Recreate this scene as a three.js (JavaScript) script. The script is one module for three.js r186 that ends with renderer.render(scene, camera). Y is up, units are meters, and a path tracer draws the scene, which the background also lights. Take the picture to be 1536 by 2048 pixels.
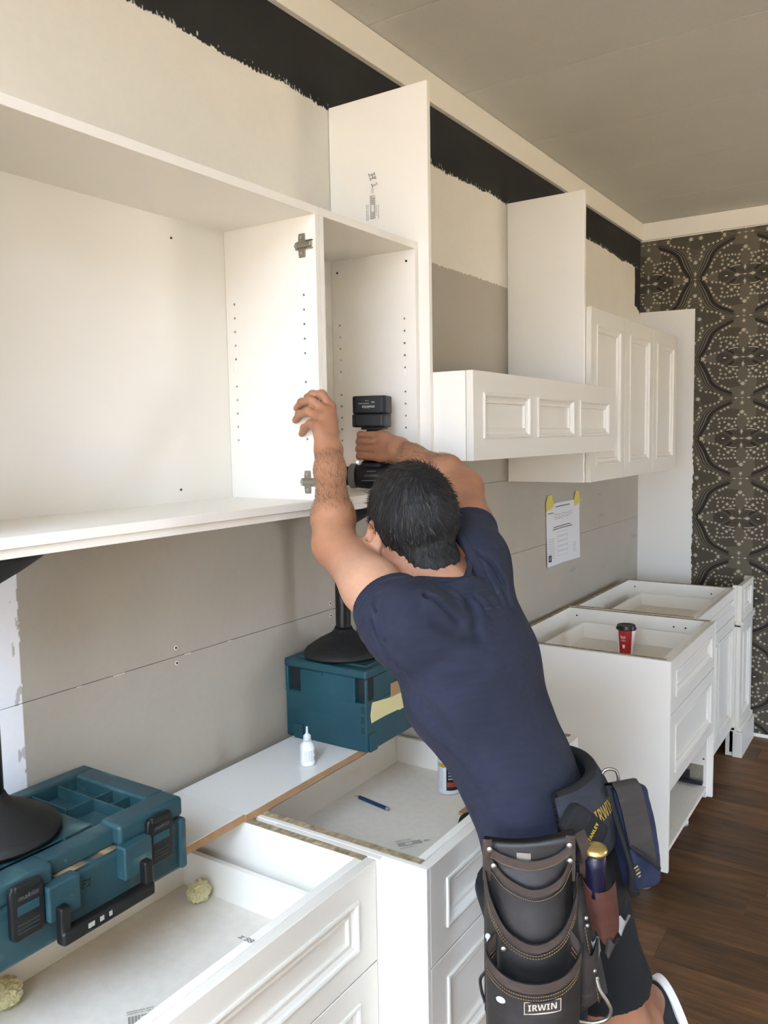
import * as THREE from 'three';
import { RoundedBoxGeometry } from 'three/addons/geometries/RoundedBoxGeometry.js';
import { MarchingCubes } from 'three/addons/objects/MarchingCubes.js';
import { mergeGeometries, mergeVertices, toCreasedNormals } from 'three/addons/utils/BufferGeometryUtils.js';
import { RectAreaLightUniformsLib } from 'three/addons/lights/RectAreaLightUniformsLib.js';
import { ImprovedNoise } from 'three/addons/math/ImprovedNoise.js';

// ---------------------------------------------------------------- camera, sky, sun, exposure
const scene = new THREE.Scene();
const camera = new THREE.PerspectiveCamera(63.8, 1536 / 2048, 0.05, 200);
camera.position.set(1.42, 1.71, 0);
camera.rotation.set(THREE.MathUtils.degToRad(-5.207), THREE.MathUtils.degToRad(33.445), THREE.MathUtils.degToRad(-0.984), 'YXZ');

const renderer = new THREE.WebGLRenderer({ antialias: true });
renderer.toneMapping = THREE.LinearToneMapping;
renderer.toneMappingExposure = 3.55;
renderer.shadowMap.enabled = true;
renderer.shadowMap.type = THREE.PCFSoftShadowMap;
RectAreaLightUniformsLib.init();

const clamp = (x, a = 0, b = 1) => Math.min(b, Math.max(a, x));
const lerp = (a, b, t) => a + (b - a) * t;
const smooth = (a, b, x) => { const t = clamp((x - a) / (b - a)); return t * t * (3 - 2 * t); };

// a bright, lightly hazed sky: blue overhead, paler towards the horizon
{
  const w = 128, h = 64, d = new Float32Array(w * h * 4);
  for (let j = 0; j < h; j++) for (let i = 0; i < w; i++) {
    const el = (j + 0.5) / h * 2 - 1, t = smooth(0.0, 0.9, el), k = (j * w + i) * 4;
    d[k] = lerp(0.84, 1.8, t); d[k + 1] = lerp(1.16, 2.3, t); d[k + 2] = lerp(1.74, 2.95, t); d[k + 3] = 1;
  }
  const sky = new THREE.DataTexture(d, w, h, THREE.RGBAFormat, THREE.FloatType);
  sky.mapping = THREE.EquirectangularReflectionMapping; sky.magFilter = THREE.LinearFilter; sky.needsUpdate = true;
  scene.background = sky; scene.backgroundIntensity = 2.5;
}
const sun = new THREE.DirectionalLight(0xfff0cc, 6.2);
sun.position.set(3.2, 7.5, -2.8); sun.target.position.set(1.8, 0, 1.6);
sun.castShadow = true; sun.shadow.mapSize.set(2048, 2048); sun.shadow.radius = 1;
Object.assign(sun.shadow.camera, { left: -12, right: 12, top: 12, bottom: -12, near: 0.5, far: 30 });
sun.userData = { kind: 'structure' };
scene.add(sun, sun.target);

// area lights in the openings out of view, placed to light the kitchen
function unseenOpeningLight(color, k, w, h, p, to) { const l = new THREE.RectAreaLight(color, k, w, h); l.position.set(...p); l.lookAt(...to); l.userData = { kind: 'structure' }; scene.add(l); }
unseenOpeningLight(0xf4f4f6, 0.4, 3.6, 2.4, [2.12, 1.3, 5.55], [2.12, 1.3, 0]);       // unseen garden doors, light the faces turned to the camera
unseenOpeningLight(0xd2e2ff, 2.1, 1.75, 2.6, [1.575, 2.98, 1.95], [1.575, 0, 1.95]);     // unseen roof window, lights drawers and board tops from above
unseenOpeningLight(0xf4f4f6, 0.9, 1.0, 1.4, [4.44, 1.4, -3.9], [0, 1.4, -3.9]);        // unseen side window, lights the far end of the kitchen

// ---------------------------------------------------------------- helpers
let seedv = 7;
const rnd = () => { seedv = (seedv + 0x6d2b79f5) | 0; let t = Math.imul(seedv ^ (seedv >>> 15), 1 | seedv); t = (t + Math.imul(t ^ (t >>> 7), 61 | t)) ^ t; return ((t ^ (t >>> 14)) >>> 0) / 4294967296; };
const rr = (a, b) => a + (b - a) * rnd();
const perlin = new ImprovedNoise();
const fbm = (x, y, z = 0, o = 4) => { let s = 0, a = 0.5, f = 1; for (let i = 0; i < o; i++) { s += a * perlin.noise(x * f + 11.3, y * f + 5.7, z * f + 3.1); a *= 0.5; f *= 2.03; } return s; };
const V = (x, y, z) => new THREE.Vector3(x, y, z);
const used = {};
const numbered = (n) => { const k = used[n] = (used[n] ?? -1) + 1; return k ? `${n}_${String(k).padStart(3, '0')}` : n; };
const baseOf = new Map();
// a thing: a Group at its base; parts are built in world coordinates and moved into the group
function thing(name, label, category, p = [0, 0, 0], group) {
  const o = new THREE.Group(); o.name = numbered(name); o.position.set(...p);
  o.userData = { label, category }; if (group) o.userData.group = group;
  scene.add(o); baseOf.set(o, V(...p)); return o;
}
function struct(name, p = [0, 0, 0]) { const o = new THREE.Group(); o.name = name; o.position.set(...p); o.userData = { kind: 'structure' }; scene.add(o); baseOf.set(o, V(...p)); return o; }
function part(name, geo, mat, root, label) {
  if (Array.isArray(geo)) geo = merge(geo);
  const b = baseOf.get(root); geo = geo.clone(); geo.translate(-b.x, -b.y, -b.z);
  const m = new THREE.Mesh(geo, mat); m.name = name; if (label) m.userData.label = label;
  root.add(m); baseOf.set(m, b); return m;
}
const plain = (g) => { const h = g.index ? g.toNonIndexed() : g; for (const k of Object.keys(h.attributes)) if (!['position', 'normal', 'uv'].includes(k)) h.deleteAttribute(k); if (!h.attributes.uv) h.setAttribute('uv', new THREE.Float32BufferAttribute(new Float32Array(h.attributes.position.count * 2), 2)); h.morphAttributes = {}; return h; };
const merge = (l) => l.length === 1 ? l[0] : mergeGeometries(l.map(plain), false);
// texture coordinates in metres, by the way each face points
function uvm(g, sx = 1, sy = sx, ox = 0, oy = 0) {
  g = g.index ? g.toNonIndexed() : g; const p = g.attributes.position, n = g.attributes.normal, uv = new Float32Array(p.count * 2);
  for (let i = 0; i < p.count; i += 3) {
    let ax = 0, ay = 0, az = 0; for (let k = 0; k < 3; k++) { ax += n.getX(i + k); ay += n.getY(i + k); az += n.getZ(i + k); }
    ax = Math.abs(ax); ay = Math.abs(ay); az = Math.abs(az);
    for (let k = 0; k < 3; k++) {
      const x = p.getX(i + k), y = p.getY(i + k), z = p.getZ(i + k);
      const [u, v] = ay >= ax && ay >= az ? [x, z] : ax >= az ? [z, y] : [x, y];
      uv[(i + k) * 2] = u * sx + ox; uv[(i + k) * 2 + 1] = v * sy + oy;
    }
  }
  g.setAttribute('uv', new THREE.BufferAttribute(uv, 2)); return g;
}
function bx(x0, x1, y0, y1, z0, z1, b = 0.0012) {
  if (x1 < x0) [x0, x1] = [x1, x0]; if (y1 < y0) [y0, y1] = [y1, y0]; if (z1 < z0) [z0, z1] = [z1, z0];
  const w = x1 - x0, h = y1 - y0, d = z1 - z0;
  const g = b ? new RoundedBoxGeometry(w, h, d, b > 0.004 ? 3 : 1, Math.min(b, w * 0.49, h * 0.49, d * 0.49)) : new THREE.BoxGeometry(w, h, d);
  g.translate((x0 + x1) / 2, (y0 + y1) / 2, (z0 + z1) / 2); return uvm(g);
}
const cyl = (r0, r1, a, b, seg = 20, open = false) => { const d = b.clone().sub(a), g = new THREE.CylinderGeometry(r1, r0, d.length(), seg, 1, open); g.translate(0, d.length() / 2, 0); g.applyQuaternion(new THREE.Quaternion().setFromUnitVectors(V(0, 1, 0), d.normalize())); g.translate(a.x, a.y, a.z); return g; };
const lathe = (pts, p, seg = 40) => { const g = new THREE.LatheGeometry(pts.map(([r, y]) => new THREE.Vector2(r, y)), seg); g.translate(...p); return g; };
const tube = (pts, r, seg = 40, rad = 8, closed = false) => new THREE.TubeGeometry(new THREE.CatmullRomCurve3(pts, closed, 'centripetal'), seg, r, rad, closed);
const shapeOf = (pts) => { const s = new THREE.Shape(); pts.forEach(([x, y], i) => i ? s.lineTo(x, y) : s.moveTo(x, y)); s.closePath(); return s; };
const extrude = (shape, depth, bevel = 0, seg = 1, curve = 8) => new THREE.ExtrudeGeometry(shape, { depth: depth - 2 * bevel, bevelEnabled: bevel > 0, bevelSize: bevel, bevelThickness: bevel, bevelOffset: -bevel, bevelSegments: seg, curveSegments: curve }).translate(0, 0, bevel);
const rrect = (x, y, w, h, r) => { const s = new THREE.Shape(); s.moveTo(x + r, y); s.lineTo(x + w - r, y); s.quadraticCurveTo(x + w, y, x + w, y + r); s.lineTo(x + w, y + h - r); s.quadraticCurveTo(x + w, y + h, x + w - r, y + h); s.lineTo(x + r, y + h); s.quadraticCurveTo(x, y + h, x, y + h - r); s.lineTo(x, y + r); s.quadraticCurveTo(x, y, x + r, y); return s; };
// local X right, Y up, Z towards the room  ->  world: X to -z, Z to +x
const faceRoom = (g, x, y, z) => { g.rotateY(Math.PI / 2); g.translate(x, y, z); return g; };
function dataTex(w, h, fn, { srgb = true, repeat = true } = {}) {
  const d = new Uint8Array(w * h * 4);
  for (let j = 0; j < h; j++) for (let i = 0; i < w; i++) { const c = fn(i / w, j / h), k = (j * w + i) * 4; d[k] = clamp(c[0], 0, 255); d[k + 1] = clamp(c[1], 0, 255); d[k + 2] = clamp(c[2], 0, 255); d[k + 3] = c[3] ?? 255; }
  const t = new THREE.DataTexture(d, w, h); t.magFilter = THREE.LinearFilter; t.minFilter = THREE.LinearMipmapLinearFilter; t.generateMipmaps = true;
  if (repeat) t.wrapS = t.wrapT = THREE.RepeatWrapping; if (srgb) t.colorSpace = THREE.SRGBColorSpace; t.needsUpdate = true; return t;
}
function canvasTex(w, h, draw, srgb = true) { const c = document.createElement('canvas'); c.width = w; c.height = h; draw(c.getContext('2d'), w, h); const t = new THREE.CanvasTexture(c); if (srgb) t.colorSpace = THREE.SRGBColorSpace; t.anisotropy = 8; return t; }
const std = (o) => new THREE.MeshStandardMaterial(o);
const phys = (o) => new THREE.MeshPhysicalMaterial(o);

// ---------------------------------------------------------------- materials
const speck = dataTex(512, 512, (u, v) => { const n = fbm(u * 6, v * 6, 1) * 8 + fbm(u * 60, v * 60, 4, 2) * 6; return [244 + n, 243 + n, 240 + n]; });
const fineBump = dataTex(256, 256, (u, v) => { const n = 128 + 90 * fbm(u * 40, v * 40, 2, 3); return [n, n, n]; }, { srgb: false });
const M = {
  white: std({ color: 0xf2ecde, roughness: 0.42 }),
  darkerWhite: std({ color: 0xe5dfd0, roughness: 0.38 }),  // fronts and pilaster, toned slightly darker than the carcass white
  dusty: std({ color: 0xefe9dd, map: null, roughness: 0.6 }),
  chip: null, mdf: null,
  teal: null, tealDark: null,
  blackPlastic: std({ color: 0x0c0c0c, roughness: 0.48 }),
  blackRubber: std({ color: 0x101011, roughness: 0.75 }),
  cast: std({ color: 0x171614, roughness: 0.6, metalness: 0.15, bumpMap: fineBump, bumpScale: 0.0012 }),
  steel: std({ color: 0xb9b6ae, roughness: 0.32, metalness: 0.95 }),
  nickel: std({ color: 0x9a9488, roughness: 0.38, metalness: 0.9 }),
  darkSteel: std({ color: 0x44464a, roughness: 0.4, metalness: 0.8 }),
  brass: std({ color: 0xd8c078, roughness: 0.28, metalness: 0.9 }),
};
M.dusty.map = dataTex(1024, 1024, (u, v) => { const n = fbm(u * 5, v * 5, 9) * 9 + fbm(u * 50, v * 50, 2, 3) * 10, s = perlin.noise(u * 180, v * 180, 5) > 0.72 ? -26 : 0; return [246 + n + s, 244 + n + s, 238 + n + s]; });
M.chip = std({ map: dataTex(512, 512, (u, v) => { const a = fbm(u * 46, v * 46, 1, 3), b = perlin.noise(u * 120, v * 60, 8); const k = a * 70 + b * 34; return [160 + k, 143 + k, 112 + k * 0.9]; }), roughness: 0.9, bumpMap: fineBump, bumpScale: 0.0008 });
M.mdf = std({ map: dataTex(256, 256, (u, v) => { const k = fbm(u * 30, v * 30, 3, 3) * 22 + fbm(u * 3, v * 3, 6) * 14; return [172 + k, 132 + k, 92 + k * 0.8]; }), roughness: 0.88 });

// ---------------------------------------------------------------- the room
const CEIL = 2.9, ZE = -4.88, ZB = 5.5, XR = 4.4;
// kitchen wall: plasterboard sheets; bare white, primer and a black band are coats of paint with brushed edges
const wallPaint = dataTex(2048, 1188, (u, v) => {
  const z = -5 + 5 * u, y = 2.9 * v, b = fbm(z * 5, y * 5, 2) * 6 + fbm(z * 60, y * 60, 7, 2) * 3;
  const brush = (f) => fbm(z * f, y * f * 0.5, 3, 3);
  const white = [226 + b, 220 + b, 204 + b], beige = [175 + b, 166 + b, 149 + b];
  let c = white;
  const strip = z > -0.893 + 0.006 * brush(40) && y < 2.3;
  if (strip) { c = [244 + b, 243 + b, 241 + b]; const e = z + 0.893; if (e < 0.016 && fbm(z * 70, y * 24, 12, 3) > 0.2) c = [196 + b, 192 + b, 184 + b]; }
  const top = 2.29 + 0.012 * fbm(z * 3, 1, 4) + 0.010 * fbm(z * 90, y * 12, 8, 2);
  if (!strip && y < top && z < -0.88) {
    c = beige;
    const sc = fbm(z * 3 + 20, y * 16, 6, 3); if (z < -3.7 && y < 1.4 && y > 1.0 && sc > 0.36) c = [164 + b, 155 + b, 138 + b];
  }
  const ragged = 0.030 * fbm(z * 2.6, 0.2, 9) + 0.010 * fbm(z * 22, 0.5, 2, 2) + 0.009 * fbm(z * 150, y * 30, 5, 2);
  const bt = 2.618 + ragged + 0.03 * smooth(-3.6, -4.0, z);
  let black = y > bt && z < 0;
  if (z < -4.775 + 0.02 * brush(20) && y > 2.43 + 0.02 * brush(30) - 0.4 * clamp((-4.80 - z) * 1.2)) black = true;
  if (black) { const k = fbm(z * 4, y * 9, 5) * 10; c = [33 + k, 32 + k, 30 + k]; const e = y - bt; if (e > 0 && e < 0.02 && fbm(z * 170, y * 60, 4, 2) > 0.1 + e * 14) c = white; }
  return c;
}, { repeat: false });
M.wallPaint = std({ map: wallPaint, roughness: 0.85, bumpMap: fineBump, bumpScale: 0.0003 });
M.plaster = std({ color: 0xf1ebdf, roughness: 0.9 });
M.trim = std({ color: 0xece5d4, roughness: 0.6 });
const ceilTex = dataTex(512, 512, (u, v) => { const n = fbm(u * 4, v * 4, 3) * 5 + fbm(u * 70, v * 70, 1, 2) * 4; return [203 + n, 200 + n, 190 + n]; });
M.ceiling = std({ map: ceilTex, roughness: 0.85 });

const wallL = struct('wall_left');
{ // sheets stand 1.2 m and 0.3 m high with real joints between them
  const rows = [[0, 1.2165], [1.218, 1.5245], [1.526, 2.9]];
  for (const [y0, y1] of rows) {
    const g = bx(-0.012, 0, y0, y1, ZE, 0, 0), p = g.attributes.position, uv = g.attributes.uv;
    for (let i = 0; i < p.count; i++) uv.setXY(i, (p.getZ(i) + 5) / 5, p.getY(i) / 2.9);
    part('plasterboard', g, M.wallPaint, wallL);
  }
  part('plasterboard', bx(-0.012, 0, 0, 2.9, 0.001, ZB, 0), M.plaster, wallL);
  part('wall_core', bx(-0.15, -0.0125, 0, 2.9, ZE - 0.15, ZB + 0.15, 0), M.plaster, wallL);
  // screw heads under dabs of filler, and torn scraps of joint filler
  for (const [y, z] of [[1.238, -1.276], [1.202, -1.277], [1.236, -1.86], [1.2, -1.862], [1.22, -5.0], [1.285, -4.42], [1.255, -4.40]]) {
    if (z < ZE) continue;
    const d = new THREE.SphereGeometry(0.007, 12, 6, 0, 7, 0, 1.2); d.scale(1, 0.14, 1); d.rotateZ(-Math.PI / 2); d.translate(-0.0006, y, z);
    part('filler_dab', d, M.plaster, wallL);
    part('screw', cyl(0.003, 0.003, V(0, y, z), V(0.0013, y, z), 10), M.darkSteel, wallL);
  }
  for (const [z, l] of [[-1.01, 0.012], [-1.10, 0.03], [-1.3, 0.02], [-1.44, 0.015]]) part('filler_dab', bx(0, 0.0015, 1.2155, 1.2175, z, z - l, 0.0006), M.plaster, wallL);
}
const wallE = struct('wall_end');
part('wall_core', bx(0, XR, 0, CEIL, ZE - 0.15, ZE, 0), std({ color: 0xf3eee2, roughness: 0.85 }), wallE);
// ceiling boards run across the room with V-joints between them
const ceil = struct('ceiling');
const RX0 = 0.65, RX1 = 2.5, RZ0 = 0.6, RZ1 = 3.3;   // unseen roof window, placed to light the open drawers from above
for (const [a, b, c, d] of [[-0.15, XR + 0.15, ZE - 0.15, RZ0], [-0.15, XR + 0.15, RZ1, ZB + 0.15], [-0.15, RX0, RZ0, RZ1], [RX1, XR + 0.15, RZ0, RZ1]]) part('ceiling_slab', bx(a, b, CEIL + 0.0135, CEIL + 0.2, c, d, 0), M.plaster, ceil);
for (let k = 0; k < 14; k++) { const z1 = ZB - k * 0.585 - 0.0, zs = -4.42 + 0.585 * (k - 1); if (zs > 0.4) break; part('ceiling_board', bx(0, XR, CEIL, CEIL + 0.013, Math.max(ZE, zs) + 0.0012, Math.min(0.6, zs + 0.585) - 0.0012, 0.0022), M.ceiling, ceil); }
// cornice boards
const tr1 = struct('trim_1'), tr2 = struct('trim_2');
part('cornice_board', bx(0, 0.018, 2.803, 2.8985, ZE, ZB, 0.0015), M.trim, tr1);
part('cornice_board', bx(0.018, XR, 2.803, 2.8985, ZE, ZE + 0.018, 0.0015), M.trim, tr2);
// wallpaper: a sheet of its own, torn along the corner below the white panel
{
  const edge = []; for (let y = 0.02; y <= 2.80; y += 0.006) { const torn = y < 1.72 ? 1 : 0; edge.push([(torn ? 0.309 + 0.012 * fbm(y * 9, 1, 3) + 0.014 * fbm(y * 45, 4, 2, 3) + 0.004 * smooth(1.2, 0.9, y) : y < 2.397 ? 0.308 : 0.0005), y]); }
  const s = shapeOf([[XR, 0.02], [XR, 2.8025], ...edge.reverse()]);
  const g = extrude(s, 0.0012); g.translate(0, 0, ZE);
  const p = g.attributes.position, uv = new Float32Array(p.count * 2), PX = 0.516, PY = 0.443;
  for (let i = 0; i < p.count; i++) { uv[2 * i] = (p.getX(i) - 0.047) / PX; uv[2 * i + 1] = (p.getY(i) - 2.113) / PY; }
  g.setAttribute('uv', new THREE.BufferAttribute(uv, 2));
  const paper = canvasTex(1024, 880, (c, w, h) => {
    // one tile, drawn as four mirrored quarters about the medallion at the tile corner
    const L = '#bcb198', D = '#231d15', Lm = '#857b66', KX = w / 870, KY = h / 735;
    c.fillStyle = '#574f3f'; c.fillRect(0, 0, w, h);
    const leaf = (x, y, r, a, col = L) => { c.save(); c.translate(x, y); c.rotate(a); c.fillStyle = col; c.beginPath(); for (let k = 0; k < 10; k++) { const t = k / 10 * Math.PI * 2 - Math.PI / 2, q = k % 2 ? r * 0.45 : r * (k === 0 ? 1.35 : 1.05); c.lineTo(Math.cos(t) * q * 1.25, Math.sin(t) * q * 1.25); } c.fill(); c.restore(); };
    const dia = (x, y, a, b) => { c.fillStyle = L; c.beginPath(); c.moveTo(x - a, y); c.quadraticCurveTo(x - a * 0.2, y - b * 0.4, x, y - b); c.quadraticCurveTo(x + a * 0.2, y - b * 0.4, x + a, y); c.quadraticCurveTo(x + a * 0.2, y + b * 0.4, x, y + b); c.quadraticCurveTo(x - a * 0.2, y + b * 0.4, x - a, y); c.fill(); };
    const quad = (f) => { for (const sx of [1, -1]) for (const sy of [1, -1]) for (const [ox, oy] of [[0, 0], [w, 0], [0, h], [w, h]]) { c.save(); c.translate(ox, oy); c.scale(sx * KX, sy * KY); f(); c.restore(); } };
    quad(() => {
      c.fillStyle = '#655d4b'; c.beginPath(); c.ellipse(0, 240, 120, 130, 0, 0, 7); c.fill(); c.fillStyle = '#4b4436'; c.beginPath(); c.ellipse(435, 367, 270, 95, 0, 0, 7); c.fill();
      c.fillStyle = '#4d4537'; c.beginPath(); c.moveTo(385, 0); c.bezierCurveTo(330, 80, 250, 120, 215, 240); c.bezierCurveTo(150, 300, 70, 260, 0, 262); c.lineTo(0, 0); c.fill();
      c.fillStyle = '#635a49'; c.beginPath(); c.ellipse(0, 160, 42, 95, 0, 0, 7); c.fill(); c.beginPath(); c.ellipse(260, 0, 90, 34, 0, 0, 7); c.fill();
      for (const [o, cw, col] of [[0, 30, D], [26, 4, Lm], [36, 9, D], [48, 3, Lm], [60, 6, D], [70, 2.5, Lm]]) { c.strokeStyle = col; c.lineWidth = cw; c.beginPath(); c.moveTo(392 + o * 0.5, 8); c.bezierCurveTo(345 + o, 70, 318 + o, 110, 290 + o * 0.9, 190 + o * 0.3); c.bezierCurveTo(262 + o * 0.7, 262 + o * 0.5, 190, 288 + o * 0.7, 92, 330 + o * 0.5); c.stroke(); }
      for (let k = 0; k < 4; k++) { c.strokeStyle = k % 2 ? Lm : '#3a3326'; c.lineWidth = 2.5; c.beginPath(); c.ellipse(435, 290, 50 + k * 9, 70 + k * 10, 0, 0, 7); c.stroke(); }
      c.fillStyle = '#3f382c'; c.beginPath(); c.moveTo(90, 0); c.quadraticCurveTo(150, -66, 225, -40); c.lineTo(238, 0); c.lineTo(225, 40); c.quadraticCurveTo(150, 66, 90, 0); c.fill();
      c.save(); c.translate(112, 57); c.rotate(0.62); c.fillStyle = D; c.fillRect(-38, -11, 76, 22); c.restore();
      c.strokeStyle = L; c.lineWidth = 7; c.beginPath(); c.moveTo(42, 84); c.quadraticCurveTo(90, 92, 132, 72); c.stroke();
      c.strokeStyle = '#2f281e'; c.lineWidth = 5; c.beginPath(); c.moveTo(20, 30); c.lineTo(70, 62); c.stroke();
    });
    quad(() => {
      c.fillStyle = D; c.beginPath(); c.ellipse(160, 0, 27, 14, 0, 0, 7); c.fill(); c.fillStyle = '#d8cdb4'; c.beginPath(); c.ellipse(160, 0, 15, 6, 0, 0, 7); c.fill();
      dia(0, 0, 26, 8); dia(62, 0, 34, 15); dia(0, 62, 14, 30); leaf(72, 0, 15, -Math.PI / 2);
      for (const [x, y, r] of [[0, 240, 17], [28, 215, 12], [52, 178, 12], [62, 148, 11], [50, 118, 12], [112, 128, 16], [142, 96, 13], [82, 108, 13], [177, 70, 13], [217, 213, 11], [202, 178, 12], [192, 143, 11], [197, 108, 12], [242, 188, 10], [267, 158, 11], [287, 128, 11], [297, 96, 14], [172, 188, 10], [142, 183, 10], [112, 185, 11], [85, 180, 10], [352, 0, 19], [332, 30, 11], [282, 42, 13], [247, 48, 11], [212, 52, 12], [150, 150, 11], [182, 253, 12], [152, 268, 12], [122, 283, 12], [320, 302, 12], [280, 309, 12], [240, 320, 12], [205, 335, 12], [182, 362, 15], [390, 367, 17], [435, 152, 17], [395, 177, 11], [380, 202, 13], [383, 237, 12], [370, 287, 12], [360, 262, 10]]) leaf(x, y, r, Math.atan2(x, -y + 0.1) * 0.5);
      leaf(0, 322, 16, Math.PI); dia(56, 367, 20, 10); dia(0, 367, 18, 5); dia(435, 0, 14, 7); dia(435, 48, 12, 30);
    });
  });
  paper.wrapS = paper.wrapT = THREE.RepeatWrapping;
  part('wallpaper', g, std({ map: paper, roughness: 0.8 }), wallE);
}
// floor: planks across the room, each one a piece
const floor = struct('floor');
part('subfloor', bx(-0.15, XR + 0.15, -0.2, -0.0125, ZE - 0.15, ZB + 0.15, 0), M.plaster, floor);
{
  const wood = (k) => std({ map: dataTex(512, 256, (u, v) => {
    const g1 = fbm(u * 5 + k * 7, v * 14, k, 4), g2 = fbm(u * 9, v * 70 + k, k + 3, 3), st = fbm(u * 2 + k, v * 5, k + 9, 3);
    const t = 1 + g1 * 0.42 + g2 * 0.34 + st * 0.36 + [0, 0.09, -0.08, 0.05, -0.13][k]; return [102 * t, 71 * t, 43 * t];
  }), roughness: 0.5, bumpMap: fineBump, bumpScale: 0.0003 });
  const mats = [0, 1, 2, 3, 4].map(wood), W = 0.19;
  const lens = [1.3, 1.22], gs = {};
  let row = 0;
  for (let z = ZE; z < ZB; z += W, row++) {
    let x = -[0, 0.52, 0.9, 0.27, 0.7][row % 5];
    while (x < XR) {
      const a = Math.max(0, x), b = Math.min(XR, x + 1.25); x += 1.25; if (b - a < 0.03) continue;
      const g = new THREE.BoxGeometry(b - a - 0.0012, 0.012, Math.min(W, ZB - z) - 0.0012); g.translate((a + b) / 2, -0.006 - 0.0004 * rnd(), z + Math.min(W, ZB - z) / 2);
      part('floor_plank', uvm(g, 0.8, 1.8, rr(0, 1), rr(0, 1)), mats[Math.floor(rnd() * 5)], floor);
    }
  }
}
// out of view: garden doors and side window, placed to light the kitchen
const wallB = struct('wall_back'), wallR = struct('wall_right');
const DX0 = 0.15, DX1 = 4.1, DY = 2.6, WZ0 = -4.5, WZ1 = -3.3, WY0 = 0.6, WY1 = 2.2;
for (const a of [[-0.15, DX0, 0, CEIL], [DX1, XR + 0.15, 0, CEIL], [DX0, DX1, DY, CEIL]]) part('wall_core', bx(a[0], a[1], a[2], a[3], ZB, ZB + 0.2, 0), M.plaster, wallB);
for (const a of [[ZE - 0.15, WZ0, 0, CEIL], [WZ1, ZB + 0.2, 0, CEIL], [WZ0, WZ1, 0, WY0], [WZ0, WZ1, WY1, CEIL]]) part('wall_core', bx(XR, XR + 0.2, a[2], a[3], a[0], a[1], 0), M.plaster, wallR);
M.pane = phys({ color: 0xffffff, transmission: 1, thickness: 0, roughness: 0, ior: 1.45 });
const door1 = struct('door_1'), win1 = struct('window_1'), roof = struct('window_2');  // all three out of view, placed for the light they let in
part('window_frame', [bx(RX0, RX0 + 0.05, CEIL + 0.1, CEIL + 0.26, RZ0, RZ1), bx(RX1 - 0.05, RX1, CEIL + 0.1, CEIL + 0.26, RZ0, RZ1), bx(RX0 + 0.05, RX1 - 0.05, CEIL + 0.1, CEIL + 0.26, RZ0, RZ0 + 0.05), bx(RX0 + 0.05, RX1 - 0.05, CEIL + 0.1, CEIL + 0.26, RZ1 - 0.05, RZ1)], M.trim, roof);
part('pane', bx(RX0 + 0.05, RX1 - 0.05, CEIL + 0.21, CEIL + 0.214, RZ0 + 0.05, RZ1 - 0.05, 0), M.pane, roof);
for (let k = 0; k < 3; k++) {
  const a = DX0 + (DX1 - DX0) * k / 3, b = DX0 + (DX1 - DX0) * (k + 1) / 3, f = 0.06;
  part('door_frame', [bx(a, a + f, 0, DY, ZB + 0.06, ZB + 0.12), bx(b - f, b, 0, DY, ZB + 0.06, ZB + 0.12), bx(a + f, b - f, DY - f, DY, ZB + 0.06, ZB + 0.12), bx(a + f, b - f, 0, 0.09, ZB + 0.06, ZB + 0.12)], M.trim, door1);
  part('pane', bx(a + f, b - f, 0.09, DY - f, ZB + 0.088, ZB + 0.092, 0), M.pane, door1);
}
for (let k = 0; k < 2; k++) {
  const a = WZ0 + (WZ1 - WZ0) * k / 2, b = WZ0 + (WZ1 - WZ0) * (k + 1) / 2, f = 0.05;
  part('window_frame', [bx(XR + 0.06, XR + 0.12, WY0, WY1, a, a + f), bx(XR + 0.06, XR + 0.12, WY0, WY1, b - f, b), bx(XR + 0.06, XR + 0.12, WY1 - f, WY1, a + f, b - f), bx(XR + 0.06, XR + 0.12, WY0, WY0 + f, a + f, b - f)], M.trim, win1);
  part('pane', bx(XR + 0.088, XR + 0.092, WY0 + f, WY1 - f, a + f, b - f, 0), M.pane, win1);
}
// unseen paving outside, coloured warm to light the upper cabinets
const ter = struct('unseen_terrace');
{ const g = new THREE.BoxGeometry(60, 0.2, 60); g.translate(0, -0.32, 0); part('paving', uvm(g), std({ color: 0xd2ae7e, roughness: 0.9 }), ter); }

// ---------------------------------------------------------------- cabinets
// a framed front: stiles and rails with an inset panel inside a stepped moulding (local: X right, Y up, front at z = t)
const PROFILE = [[0, -0.004], [0, 0.0035], [0.004, 0.0045], [0.008, 0.003], [0.010, -0.001], [0.017, -0.005], [0.020, -0.006], [0.0225, -0.0035], [0.026, -0.004], [0.0275, -0.012]];
function mouldingGeo(x0, y0, x1, y1, t) {
  const P = [], ring = ([d, h]) => [[x0 + d, y0 + d, t + h], [x1 - d, y0 + d, t + h], [x1 - d, y1 - d, t + h], [x0 + d, y1 - d, t + h]];
  for (let i = 0; i < PROFILE.length - 1; i++) { const a = ring(PROFILE[i]), b = ring(PROFILE[i + 1]); for (let k = 0; k < 4; k++) { const n = (k + 1) % 4; P.push(...a[k], ...a[n], ...b[n], ...a[k], ...b[n], ...b[k]); } }
  const g = new THREE.BufferGeometry(); g.setAttribute('position', new THREE.Float32BufferAttribute(P, 3)); g.computeVertexNormals(); return plain(g);
}
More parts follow.
